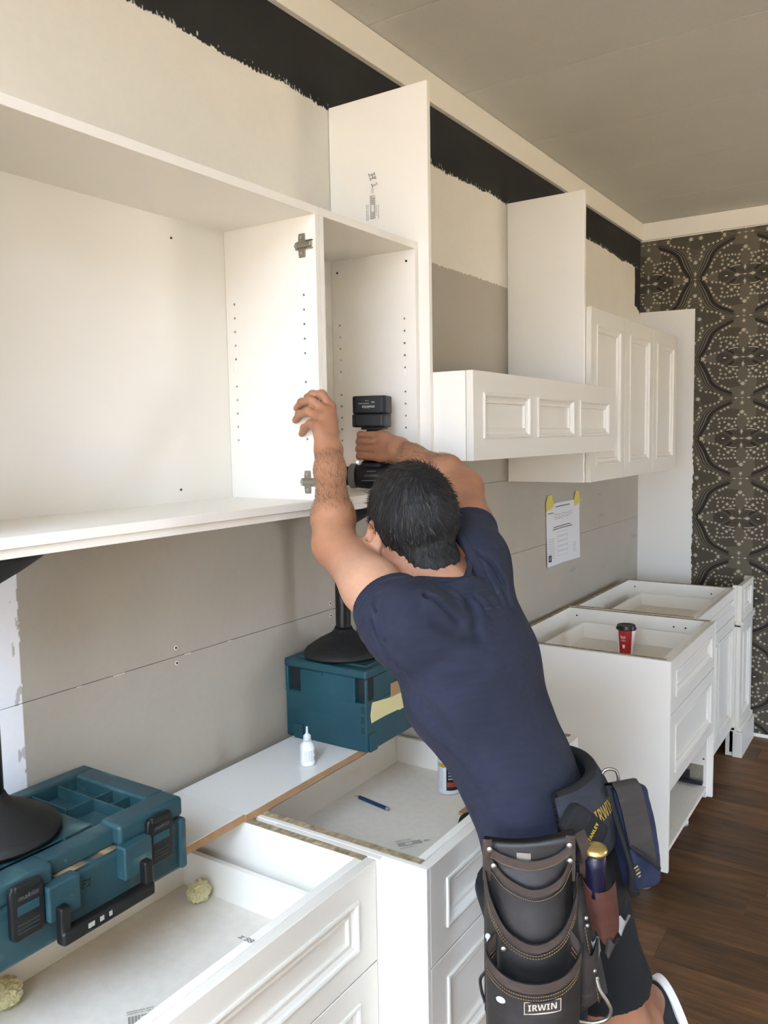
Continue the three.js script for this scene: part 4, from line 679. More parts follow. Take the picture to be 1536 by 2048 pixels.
const headLocal = (x, y, z) => { let d = smin(skull(x, y, z), faceE(x, y, z), 0.03); d = smin(d, jaw(x, y, z), 0.025); d = smax(d, -eyes[0](x, y, z), 0.012); d = smax(d, -eyes[1](x, y, z), 0.012); d = smin(d, brow(x, y, z), 0.012); d = smin(d, nose(x, y, z), 0.012); d = smin(d, lips(x, y, z), 0.008); d = smin(d, Math.min(earL(x, y, z), earR(x, y, z)), 0.007); return d; };
const neckF = unionOf([cone(headPt(0, -0.035, -0.028), J.neck0, 0.051, 0.055), cone(J.neck0, add3(J.neck0, [0.02, -0.05, 0]), 0.055, 0.07), cone(headPt(-0.04, -0.055, -0.02), add3(J.neck0, latC, -0.05), 0.022, 0.03), cone(headPt(0.04, -0.055, -0.02), add3(J.neck0, latC, 0.05), 0.022, 0.03)], 0.035);
const headField = (x, y, z) => { const p = toHead(x, y, z); return headLocal(p[0], p[1], p[2]); };
const footL = { heel: [1.06, 0.035, -1.14], ball: [0.87, 0.035, -1.165] };
const legParts = (o) => [cone(J.hL, J.kL, 0.078 + o, 0.056 + o), cone(J.hR, J.kR, 0.080 + o, 0.056 + o)];
const shankF = unionOf([cone(J.kL, mix3(J.kL, J.aL, 0.3), 0.054, 0.056), cone(mix3(J.kL, J.aL, 0.3), J.aL, 0.056, 0.034), cone(J.kR, mix3(J.kR, J.aR, 0.3), 0.056, 0.058), cone(mix3(J.kR, J.aR, 0.3), J.aR, 0.058, 0.036)], 0.03);
const torsoF = unionOf(torsoParts(-0.014), 0.05), armF = unionOf(armParts(0), 0.03), legF = unionOf(legParts(0), 0.05), foreLF = unionOf(foreL, 0.03), foreRF = unionOf(foreR, 0.03);
const trunkF = (x, y, z) => smin(smin(torsoF(x, y, z), smin(armF(x, y, z), neckF(x, y, z), 0.03), 0.03), smin(legF(x, y, z), shankF(x, y, z), 0.03), 0.03);
const bodyF = (x, y, z) => {
  let d = trunkF(x, y, z);
  if (x < 0.62) { d = smin(d, smin(foreLF(x, y, z), foreRF(x, y, z), 0.01), 0.022); if (x < 0.42) d = smin(d, z > -1.6 ? handL(x, y, z) : handR(x, y, z), 0.014); }
  return smin(d, headField(x, y, z), 0.028);
};
// drag lines and creases of the T-shirt: from, to, half-width, depth
const FOLDS = [
  [[0.722, 1.436, -1.170], [0.726, 1.416, -1.140], 0.0055, 0.004, 1], [[0.727, 1.440, -1.178], [0.757, 1.408, -1.202], 0.0060, 0.008, 1], [[0.738, 1.432, -1.188], [0.772, 1.388, -1.222], 0.0065, 0.006, 1],
  [[0.735, 1.444, -1.286], [0.771, 1.399, -1.266], 0.008, 0.009], [[0.771, 1.399, -1.266], [0.792, 1.362, -1.232], 0.009, 0.007], [[0.748, 1.437, -1.294], [0.783, 1.397, -1.294], 0.006, 0.005],
  [[0.660, 1.466, -1.430], [0.721, 1.485, -1.386], 0.006, 0.006], [[0.721, 1.485, -1.386], [0.755, 1.452, -1.391], 0.006, 0.006], [[0.755, 1.452, -1.391], [0.797, 1.394, -1.366], 0.006, 0.006], [[0.678, 1.439, -1.416], [0.728, 1.471, -1.374], 0.005, 0.005], [[0.735, 1.469, -1.396], [0.772, 1.420, -1.393], 0.005, 0.005],
  [[0.742, 1.402, -1.150], [0.790, 1.374, -1.242], 0.012, 0.005], [[0.752, 1.338, -1.156], [0.794, 1.320, -1.185], 0.011, 0.005], [[0.794, 1.320, -1.185], [0.824, 1.331, -1.239], 0.011, 0.005],
  [[0.735, 1.282, -1.143], [0.873, 1.075, -1.191], 0.008, 0.004], [[0.714, 1.281, -1.147], [0.782, 1.198, -1.158], 0.010, 0.005], [[0.777, 1.194, -1.159], [0.846, 1.077, -1.180], 0.007, 0.004],
  [[0.649, 1.415, -1.123], [0.680, 1.364, -1.111], 0.005, 0.005], [[0.680, 1.364, -1.111], [0.700, 1.288, -1.152], 0.006, 0.005], [[0.650, 1.437, -1.133], [0.690, 1.369, -1.110], 0.004, 0.004],
];
const SHOE_R = [[0.945, 0.415, -1.885], [0.42, -0.85, 0.05], [-0.55, -0.2, 0.75]];
M.skin = std({ color: 0xffffff, vertexColors: true, roughness: 0.55, bumpMap: fineBump, bumpScale: 0.0005 });
M.hair = std({ color: 0x0c0907, roughness: 0.7 });
M.navy = std({ map: dataTex(512, 512, (u, v) => { const n = fbm(u * 12, v * 12, 4) * 7 + fbm(u * 120, v * 120, 9, 2) * 10; return [29 + n, 33 + n, 50 + n * 1.1]; }), roughness: 0.92, bumpMap: fineBump, bumpScale: 0.0005 });
M.black = std({ color: 0x0d0d0e, roughness: 0.95, bumpMap: fineBump, bumpScale: 0.0005 });
const man = thing('person', 'dark-haired man in navy T-shirt and black shorts, arms raised into the cabinets, holding the drill', 'person', [0.95, 0, -1.3]);
{
  const boxes = [[[0.20, 1.30, -1.545], [0.70, 1.84, -1.08], 0.0036], [[0.14, 1.42, -1.88], [0.72, 1.76, -1.545], 0.0036], [[0.46, 1.37, -1.50], [0.74, 1.70, -1.22], 0.0045]];
  const inBox = (b, x, y, z, m) => x > b[0][0] + m && x < b[1][0] - m && y > b[0][1] + m && y < b[1][1] - m && z > b[0][2] + m && z < b[1][2] - m;
  const geos = [];
  const keep = (g, test) => { const I = g.index.array, p = g.attributes.position, out = []; for (let i = 0; i < I.length; i += 3) { const x = (p.getX(I[i]) + p.getX(I[i + 1]) + p.getX(I[i + 2])) / 3, y = (p.getY(I[i]) + p.getY(I[i + 1]) + p.getY(I[i + 2])) / 3, z = (p.getZ(I[i]) + p.getZ(I[i + 1]) + p.getZ(I[i + 2])) / 3; if (test(x, y, z)) out.push(I[i], I[i + 1], I[i + 2]); } g.setIndex(out); return g; };
  boxes.forEach((b, i) => geos.push(keep(surfaceNets(bodyF, b[0], b[1], b[2]), (x, y, z) => !boxes.slice(0, i).some((q) => inBox(q, x, y, z, q[2] * 1.6)))));
  geos.push(keep(surfaceNets(bodyF, [0.40, 0.02, -1.95], [1.15, 1.70, -1.0], 0.010), (x, y, z) => !boxes.some((q) => inBox(q, x, y, z, q[2] * 2.2))));
  const g = mergeGeometries(geos), p = g.attributes.position, c = new Float32Array(p.count * 3), C1 = new THREE.Color(0xa87757), C2 = new THREE.Color(0x8d543c), C3 = new THREE.Color(0xc49a7e), q = new THREE.Color();
  const kn = [...mL, ...mR];
  for (let i = 0; i < p.count; i++) {
    const x = p.getX(i), y = p.getY(i), z = p.getZ(i); let r = clamp(0.25 + fbm(x * 14, y * 14, z * 14, 3) * 1.2);
    for (const m of kn) r = Math.max(r, 0.75 * smooth(0.03, 0.008, Math.hypot(x - m[0], y - m[1], z - m[2])));
    q.copy(C1).lerp(C2, r * 0.55); { const ua = sub3(J.sL, J.eL), tt = ((x - J.eL[0]) * ua[0] + (y - J.eL[1]) * ua[1] + (z - J.eL[2]) * ua[2]) / dot3(ua, ua); if (x > 0.42 && z > -1.32 && y < 1.55) q.lerp(C3, 0.55 * smooth(0.1, 0.5, tt)); }      // untanned upper arm
    q.lerp(C2, 0.45 * smooth(0.13, 0.07, Math.hypot(x - J.neck1[0], y - J.neck1[1] + 0.02, z - J.neck1[2])));
    q.multiplyScalar(1 + fbm(x * 90, y * 90, z * 90, 2) * 0.16); c.set([q.r, q.g, q.b], i * 3);
  }
  g.setAttribute('color', new THREE.BufferAttribute(c, 3));
  part('body', g, M.skin, man);
  // arm hair: fine dark strands lying along both forearms
  const strands = (n, e, w, fld, seedOff) => {
    const P = [], d = nrm3(sub3(w, e)), s0 = nrm3(cross3(d, [0, 1, 0.1])), s1 = cross3(s0, d);
    for (let k = 0; k < n; k++) {
      const t = 0.2 + 0.85 * rnd(), a = rnd() * 6.283, dir = [s0[0] * Math.cos(a) + s1[0] * Math.sin(a), s0[1] * Math.cos(a) + s1[1] * Math.sin(a), s0[2] * Math.cos(a) + s1[2] * Math.sin(a)], o = mix3(e, w, t);
      let r = 0.06; for (let it = 0; it < 24; it++) { const v = fld(o[0] + dir[0] * r, o[1] + dir[1] * r, o[2] + dir[2] * r); r -= v * 0.9; if (Math.abs(v) < 2e-4) break; }
      const b = add3(o, dir, r), L = 0.005 + 0.008 * rnd(), tp = add3(add3(add3(b, dir, 0.0004 + 0.002 * rnd()), d, L), cross3(dir, d), (rnd() - 0.3) * 0.007), m = add3(mix3(b, tp, 0.5), dir, 0.0007), wv = cross3(dir, d), hw = 0.00013;
      P.push(...add3(b, wv, hw), ...add3(b, wv, -hw), ...add3(m, wv, hw), ...add3(b, wv, -hw), ...add3(m, wv, -hw), ...add3(m, wv, hw), ...add3(m, wv, hw), ...add3(m, wv, -hw), ...tp);
    }
    const h = new THREE.BufferGeometry(); h.setAttribute('position', new THREE.Float32BufferAttribute(P, 3)); h.computeVertexNormals(); return plain(h);
  };
  const ah = part('arm_hair', [strands(2400, J.eL, J.wL, foreLF, 1), strands(2400, J.eR, J.wR, foreRF, 2)], std({ color: 0x2a1a10, roughness: 0.7, side: THREE.DoubleSide }), man); ah.userData.kind = 'stuff';
  // eyes
  for (const s of [-1, 1]) { const e = new THREE.SphereGeometry(0.0118, 20, 14); e.translate(...headPt(0.031 * s, 0.004, 0.0715)); const m = part('eye', e, std({ color: 0xe8e2da, roughness: 0.3 }), man); const ir = new THREE.SphereGeometry(0.0058, 14, 10); ir.translate(...headPt(0.031 * s, 0.004, 0.0785)); part('iris', ir, std({ color: 0x2c1c12, roughness: 0.3 }), m); }
}
{ // hair: short, dark, cropped at the nape, a whorl at the crown
  const line = [[0, -0.068], [35, -0.066], [58, -0.054], [76, -0.026], [90, 0.022], [104, 0.010], [118, 0.030], [140, 0.072], [180, 0.080]];
  const hairline = (a) => { for (let i = 1; i < line.length; i++) if (a <= line[i][0]) return lerp(line[i - 1][1], line[i][1], smooth(line[i - 1][0], line[i][0], a)); return 0.08; };
  const neckMid = cone(headPt(0, -0.035, -0.028), J.neck0, 0.053, 0.054);
  const under = (x, y, z) => smin(skull(x, y, z), Math.min(faceE(x, y, z), 1), 0.03);
  const f = (X, Y, Z) => {
    const [x, y, z] = toHead(X, Y, Z); let d = under(x, y, z); d = smin(d, neckMid(X, Y, Z), 0.012);
    if (d > 0.05) return d - 0.02;
    const a = Math.abs(Math.atan2(x, -z)) / rad, cut = hairline(a) - y, up = smooth(-0.09, 0.03, y);
    const az = Math.atan2(x, z + 0.03), th = lerp(0.003, 0.0115, up) + 0.0024 * perlin.noise(x * 60 + 3, y * 22, z * 60) + 0.0012 * perlin.noise(az * 38, y * 26, 2.5) + 0.0016 * perlin.noise(x * 130, y * 60, z * 130);
    return smax(d - th, cut + 0.003 * perlin.noise(az * 9, 0.3, 7) + 0.0006 * perlin.noise(az * 60, 1, 3), 0.010);
  };
  const b = J.head, g = surfaceNets(f, [b[0] - 0.15, b[1] - 0.14, b[2] - 0.15], [b[0] + 0.15, b[1] + 0.17, b[2] + 0.15], 0.0028);
  const hair = part('hair', g, M.hair, man, 'short dark brown hair, cropped at the nape');
  // strands combed away from the whorl
  const p = g.attributes.position, n = g.attributes.normal, P = [], G = [];
  const whorl = headPt(0.012, 0.105, -0.062);
  for (let k = 0; k < 5200; k++) {
    const i = Math.floor(rnd() * p.count), o = [p.getX(i), p.getY(i), p.getZ(i)], nn = [n.getX(i), n.getY(i), n.getZ(i)], away = sub3(o, whorl);
    let d = add3(away, nn, -dot3(away, nn)); d = nrm3(add3(nrm3(d), cross3(nn, nrm3(d)), 0.55)); const [lx, ly, lz] = toHead(...o); if (ly < -0.052 && rnd() < 0.4) continue; if (ly < -0.055) d = nrm3(add3(d, HU, -1.2));
    const L = lerp(0.006, 0.020, smooth(-0.07, 0.06, ly)) * (0.6 + 0.7 * rnd()), grey = ly > 0 && rnd() < 0.05, side = cross3(nn, d), hw = 0.00045;
    const a0 = add3(o, nn, -0.001), a1 = add3(add3(o, d, L * 0.5), nn, 0.0010 + 0.0014 * rnd()), a2 = add3(add3(add3(o, d, L), nn, -0.001 + 0.0030 * rnd()), side, (rnd() - 0.5) * 0.006), Q = grey ? G : P;
    Q.push(...add3(a0, side, hw), ...add3(a0, side, -hw), ...add3(a1, side, hw), ...add3(a0, side, -hw), ...add3(a1, side, -hw), ...add3(a1, side, hw), ...add3(a1, side, hw), ...add3(a1, side, -hw), ...a2);
  }
  const mk = (A) => { const h = new THREE.BufferGeometry(); h.setAttribute('position', new THREE.Float32BufferAttribute(A, 3)); h.computeVertexNormals(); return plain(h); };
  const s1 = part('hair_strands', mk(P), std({ color: 0x0f0b08, roughness: 0.55, side: THREE.DoubleSide }), hair); s1.userData.kind = 'stuff';
  const s2 = part('grey_strands', mk(G), std({ color: 0x4a4540, roughness: 0.4, side: THREE.DoubleSide }), hair); s2.userData.kind = 'stuff';
}
{ // T-shirt
  const axT = nrm3(sub3(J.chest, J.pelvis)), nk = nrm3(sub3(J.neck1, J.neck0)), nC = add3(J.neck0, nk, 0.004);
  const dL = nrm3(sub3(J.eL, J.sL)), dR = nrm3(sub3(J.eR, J.sR)), hemL = add3(J.sL, dL, 0.070), hemR = add3(J.sR, dR, 0.125);
  const tp = unionOf(torsoParts(0.009), 0.04), slL = cone(add3(J.sL, dL, -0.02), add3(J.sL, dL, 0.14), 0.064, 0.060), slR = cone(add3(J.sR, dR, -0.02), add3(J.sR, dR, 0.18), 0.062, 0.058);
  const folds = FOLDS.map(([a, b, w, dep, taper]) => { const d = sub3(b, a), L = dot3(d, d); return [(x, y, z) => { const p = [x - a[0], y - a[1], z - a[2]], t0 = dot3(p, d) / L, t = clamp(t0), q = sub3(p, [d[0] * t, d[1] * t, d[2] * t]); foldK = taper ? 1 - t : Math.sqrt(Math.sin(clamp(t0, 0.02, 0.98) * Math.PI)); return Math.hypot(q[0], q[1], q[2]); }, w, dep]; });
  let foldK = 0;
  const hemP = add3(J.pelvis, axT, 0.004), nH = nrm3([axT[0] - 0.05, axT[1], axT[2]]);
  const f = (x, y, z) => {
    const p = [x, y, z], hl = dot3(sub3(p, hemL), dL), hr = dot3(sub3(p, hemR), dR);
    let l = smax(slL(x, y, z), hl, 0.004), r = smax(slR(x, y, z), hr, 0.004), d = smin(tp(x, y, z), smin(l, r, 0.05), 0.045);
    if (d > 0.05) return d;
    // drag lines, seams, ribbed hems
    for (const [s, w, dep] of folds) { const q = s(x, y, z); if (q < 5 * w) d += foldK * dep * (1.8 * Math.exp(-(q * q) / (w * w)) - 0.5 * Math.exp(-((q - 2.4 * w) * (q - 2.4 * w)) / (2 * w * w))); }
    d += 0.0022 * perlin.noise(x * 9 + 2, y * 7, z * 9) + 0.0012 * perlin.noise(x * 24, y * 16, z * 24);
    if (l < 0.02) { d += 0.0018 * Math.exp(-(((hl + 0.020) / 0.0025) ** 2)) + 0.0010 * Math.exp(-(((hl + 0.025) / 0.002) ** 2)) + 0.0016 * Math.sin((hl + 0.06) * 190) * smooth(-0.075, -0.03, hl) * smooth(-0.016, -0.026, hl); }
    if (r < 0.02) d += 0.0018 * Math.exp(-(((hr + 0.020) / 0.0025) ** 2)) + 0.0010 * Math.exp(-(((hr + 0.025) / 0.002) ** 2));
    const pn = dot3(sub3(p, nC), nk), rad2 = Math.hypot(...sub3(sub3(p, nC), [nk[0] * pn, nk[1] * pn, nk[2] * pn]));
    if (rad2 < 0.12) {
      d = smin(d, Math.hypot(Math.max(rad2 - 0.0735, 0.065 - rad2, 0), Math.max(-pn - 0.022, pn - 0.002, 0)) - 0.0028, 0.004);   // neckband
      d += 0.0012 * Math.exp(-(((pn + 0.030) / 0.003) ** 2)) * smooth(0.11, 0.09, rad2);
      if (pn > -0.06) d += 0.0016 * Math.exp(-(((rad2 - 0.086) / 0.0024) ** 2)) - 0.0018 * smooth(0.086, 0.082, rad2);
      if (pn > 0.004) d = smax(d, smin(pn, 0.067 - rad2, 0.006), 0.003);
    }
    return smax(d, -dot3(sub3(p, hemP), nH), 0.006);
  };
  if (typeof DEVPX !== 'undefined') for (const [n, u, v] of DEVPX) { camera.updateMatrixWorld(true); const pr = new THREE.Vector3((u - 768) / 1645, -(v - 1024) / 1645, -1).applyMatrix4(new THREE.Matrix4().extractRotation(camera.matrixWorld)).normalize(); let tt = 0.8; for (let k = 0; k < 200; k++) { const q = camera.position.clone().addScaledVector(pr, tt), s = f(q.x, q.y, q.z); if (s < 0.0005 || tt > 3) break; tt += Math.min(s, 0.05) * 0.7; } const q = camera.position.clone().addScaledVector(pr, tt); console.log(n, q.toArray().map((e) => e.toFixed(3)).join(', '), tt.toFixed(2)); }
  part('t_shirt', surfaceNets(f, [0.46, 0.88, -1.66], [1.04, 1.62, -1.02], 0.0036), M.navy, man, 'navy blue short-sleeved T-shirt');
  // ribbed neckband along the rim of the neck opening
  const e1 = nrm3(cross3(nk, [0, 0, 1])), e2 = cross3(nk, e1), hs = [], NB = 64;
  for (let i = 0; i < NB; i++) { const a = i / NB * Math.PI * 2; let h = 0.07; for (; h > -0.012; h -= 0.001) { const q = add3(add3(add3(nC, e1, 0.067 * Math.cos(a)), e2, 0.067 * Math.sin(a)), nk, h); if (smin(tp(...q), Math.min(slL(...q), slR(...q)), 0.05) < 0) break; } hs.push(Math.max(h, 0.002)); }
  const rim = hs.map((_, i) => { let h = 0; for (let k = -5; k <= 5; k++) h += hs[(i + k + NB) % NB] / 11; const a = i / NB * Math.PI * 2; return add3(add3(add3(nC, e1, 0.0665 * Math.cos(a)), e2, 0.0665 * Math.sin(a)), nk, h + 0.002); });
  for (const [o, rr2, name] of [[0, 0.0062, 'neckband']]) part(name, tube(rim.map((q) => V(...q)), rr2, 160, 10, true), std({ map: M.navy.map, color: 0xffffff, roughness: 0.95, bumpMap: fineBump, bumpScale: 0.0008 }), man, 'navy ribbed neckband');
}
{ // shorts
  const kL2 = mix3(J.hL, J.kL, 0.86), kR2 = mix3(J.hR, J.kR, 0.73), dL = nrm3(sub3(J.kL, J.hL)), dR = nrm3(sub3(J.kR, J.hR)), axT = nrm3(sub3(J.chest, J.pelvis)), top = add3(J.pelvis, axT, 0.03);
  const f0 = unionOf([...legParts(0.012), cone(kL2, kL2, 0.078, 0.078), cone(kR2, kR2, 0.078, 0.078), ...[-1, 1].map((s) => cone(col(J.pelvis, latP, 0.075 * s), col(J.waist, latP, 0.062 * s), 0.092, 0.08)), cone(col(J.pelvis, latP, 0.05), add3(col(J.pelvis, latP, 0.05), [0.03, -0.03, 0]), 0.092, 0.09), cone(col(J.pelvis, latP, -0.05), add3(col(J.pelvis, latP, -0.05), [0.03, -0.03, 0]), 0.092, 0.09)], 0.04);
  const f = (x, y, z) => { const p = [x, y, z]; let d = f0(x, y, z); if (d > 0.05) return d; d += 0.004 * perlin.noise(x * 12, y * 7, z * 12) + 0.002 * perlin.noise(x * 30, y * 14, z * 30); const nearR = Math.hypot(...sub3(p, kR2)) < Math.hypot(...sub3(p, kL2)); d = smax(d, nearR ? dot3(sub3(p, kR2), dR) : dot3(sub3(p, kL2), dL), 0.004); return smax(d, dot3(sub3(p, top), axT), 0.006); };
  part('shorts', surfaceNets(f, [0.68, 0.42, -1.62], [1.12, 1.08, -1.06], 0.007), M.black, man, 'plain black shorts');
}
function makeShoe(M4) {
  const up = unionOf([cone([0.02, 0.05, 0], [0.02, 0.085, 0], 0.036, 0.040), cone([0.02, 0.045, 0], [0.17, 0.032, 0], 0.036, 0.036), cone([0.17, 0.030, 0.006], [0.225, 0.026, 0.004], 0.038, 0.028), cone([0.04, 0.08, 0], [0.13, 0.055, 0], 0.034, 0.030)], 0.03);
  const f = (x, y, z) => smax(up(x, y, z), 0.016 - y, 0.004);
  const g = surfaceNets(f, [-0.05, -0.01, -0.07], [0.29, 0.15, 0.07], 0.005); g.applyMatrix4(M4); const s = part('shoe', g, std({ color: 0x1b1b1d, roughness: 0.8 }), man, 'black shoe with white sole edge');
  const sh = new THREE.Shape(); sh.moveTo(-0.022, 0); sh.bezierCurveTo(-0.022, 0.042, 0.04, 0.044, 0.09, 0.038); sh.bezierCurveTo(0.15, 0.036, 0.17, 0.052, 0.215, 0.044); sh.bezierCurveTo(0.265, 0.03, 0.268, -0.02, 0.225, -0.032); sh.bezierCurveTo(0.17, -0.044, 0.12, -0.034, 0.08, -0.036); sh.bezierCurveTo(0.03, -0.044, -0.022, -0.04, -0.022, 0);
  const so = extrude(sh, 0.02, 0.003, 2, 16).rotateX(-Math.PI / 2); so.applyMatrix4(M4); part('sole', so, std({ color: 0xe9e9e6, roughness: 0.6 }), s);
}
{
  const basis = (o, x, y) => { const X = nrm3(x), Z = nrm3(cross3(X, y)), Y = cross3(Z, X); return new THREE.Matrix4().makeBasis(V(...X), V(...Y), V(...Z)).setPosition(...o); };
  makeShoe(basis([1.045, 0, -1.145], [-1, 0, -0.15], [0, 1, 0]));
  makeShoe(basis(SHOE_R[0], SHOE_R[1], SHOE_R[2]));
}

// ---------------------------------------------------------------- tool belt
const leatherTex = (r, g, b, k) => dataTex(512, 512, (u, v) => { const n = fbm(u * 8, v * 8, k, 4) * 26 + fbm(u * 60, v * 60, k + 4, 2) * 14, s = perlin.noise(u * 34, v * 150, k) > 0.62 ? 18 : 0; return [r + n + s, g + n * 0.9 + s, b + n * 0.8 + s]; });
const grain = dataTex(256, 256, (u, v) => { const n = 128 + 70 * fbm(u * 26, v * 26, 5, 3) + 40 * perlin.noise(u * 90, v * 90, 3); return [n, n, n]; }, { srgb: false });
M.leather = std({ map: leatherTex(30, 26, 23, 2), roughness: 0.5, bumpMap: grain, bumpScale: 0.0006, side: THREE.DoubleSide });
M.suede = std({ map: leatherTex(62, 50, 41, 5), roughness: 0.85, bumpMap: grain, bumpScale: 0.0008 });
M.sideLeather = std({ map: leatherTex(46, 41, 36, 7), roughness: 0.75, bumpMap: grain, bumpScale: 0.0008, side: THREE.DoubleSide });
M.tan = std({ map: leatherTex(72, 38, 27, 9), roughness: 0.55, bumpMap: grain, bumpScale: 0.0014, side: THREE.DoubleSide });
M.greyRag = std({ color: 0x7b7a74, roughness: 0.8, side: THREE.DoubleSide });
M.thread = std({ color: 0x846842, roughness: 0.8 });
M.nylonBlue = std({ map: leatherTex(24, 32, 58, 4), roughness: 0.85, bumpMap: grain, bumpScale: 0.0006 });
M.nylonGrey = std({ map: leatherTex(40, 43, 52, 6), roughness: 0.85, bumpMap: grain, bumpScale: 0.0006 });
M.nylonBlack = std({ map: leatherTex(18, 18, 19, 8), roughness: 0.85, bumpMap: grain, bumpScale: 0.0006 });
const PO = [0.9111, 1.0598, -1.1677], PR = [0.917, 0, -0.399], PN = [0.399, 0, 0.917], PK = 0.953;
const PL = (r, y, w) => [PO[0] + PK * (PR[0] * r + PN[0] * w), PO[1] + PK * y, PO[2] + PK * (PR[2] * r + PN[2] * w)];
// a closed sheet of the given thickness over P(s, t)
function leaf(Pf, thick, ns = 28, nt = 14) {
  const pos = [], nor = [], uv = [], I = [], A = [], N = [];
  for (let j = 0; j <= nt; j++) for (let i = 0; i <= ns; i++) {
    const s = i / ns, t = j / nt, p = Pf(s, t), e = 0.01, ds = sub3(Pf(Math.min(1, s + e), t), Pf(Math.max(0, s - e), t)), dt = sub3(Pf(s, Math.min(1, t + e)), Pf(s, Math.max(0, t - e)));
    let n = cross3(dt, ds); const l = Math.hypot(...n); n = l > 1e-12 ? [n[0] / l, n[1] / l, n[2] / l] : [0, 0, 1]; A.push(p); N.push(n);
  }
  const w = ns + 1, id = (i, j) => j * w + i;
  for (const sd of [1, -1]) A.forEach((p, k) => { pos.push(...add3(p, N[k], sd * thick / 2)); nor.push(N[k][0] * sd, N[k][1] * sd, N[k][2] * sd); uv.push(p[0] * 1.5 + p[2], p[1] * 1.5); });
  const o = A.length;
  for (let j = 0; j < nt; j++) for (let i = 0; i < ns; i++) { const a = id(i, j), b = id(i + 1, j), c = id(i + 1, j + 1), d = id(i, j + 1); I.push(a, d, b, b, d, c); I.push(o + a, o + b, o + d, o + b, o + c, o + d); }
  const rim = []; for (let i = 0; i < ns; i++) rim.push([id(i, 0), id(i + 1, 0)]); for (let j = 0; j < nt; j++) rim.push([id(ns, j), id(ns, j + 1)]); for (let i = ns; i > 0; i--) rim.push([id(i, nt), id(i - 1, nt)]); for (let j = nt; j > 0; j--) rim.push([id(0, j), id(0, j - 1)]);
  for (const [a, b] of rim) I.push(a, b, o + a, b, o + b, o + a);
  const g = new THREE.BufferGeometry(); g.setAttribute('position', new THREE.Float32BufferAttribute(pos, 3)); g.setAttribute('normal', new THREE.Float32BufferAttribute(nor, 3)); g.setAttribute('uv', new THREE.Float32BufferAttribute(uv, 2)); g.setIndex(I); return g.toNonIndexed();
}
const curve = (pts) => { const c = new THREE.CatmullRomCurve3(pts.map((p) => V(...p)), false, 'centripetal'); c.getLengths(80); return c; };
const cAt = (c, t) => { const p = c.getPointAt(clamp(t)); return [p.x, p.y, p.z]; };
const lipTube = (c, r, off = [0, 0, 0]) => new THREE.TubeGeometry(curve(Array.from({ length: 21 }, (_, i) => add3(cAt(c, i / 20), off))), 60, r, 10, false);
const stitches = (f, n) => merge(Array.from({ length: n }, (_, i) => { const a = f((i + 0.2) / n), b = f((i + 0.8) / n); return cyl(0.00065, 0.00065, V(...a), V(...b), 5); }));
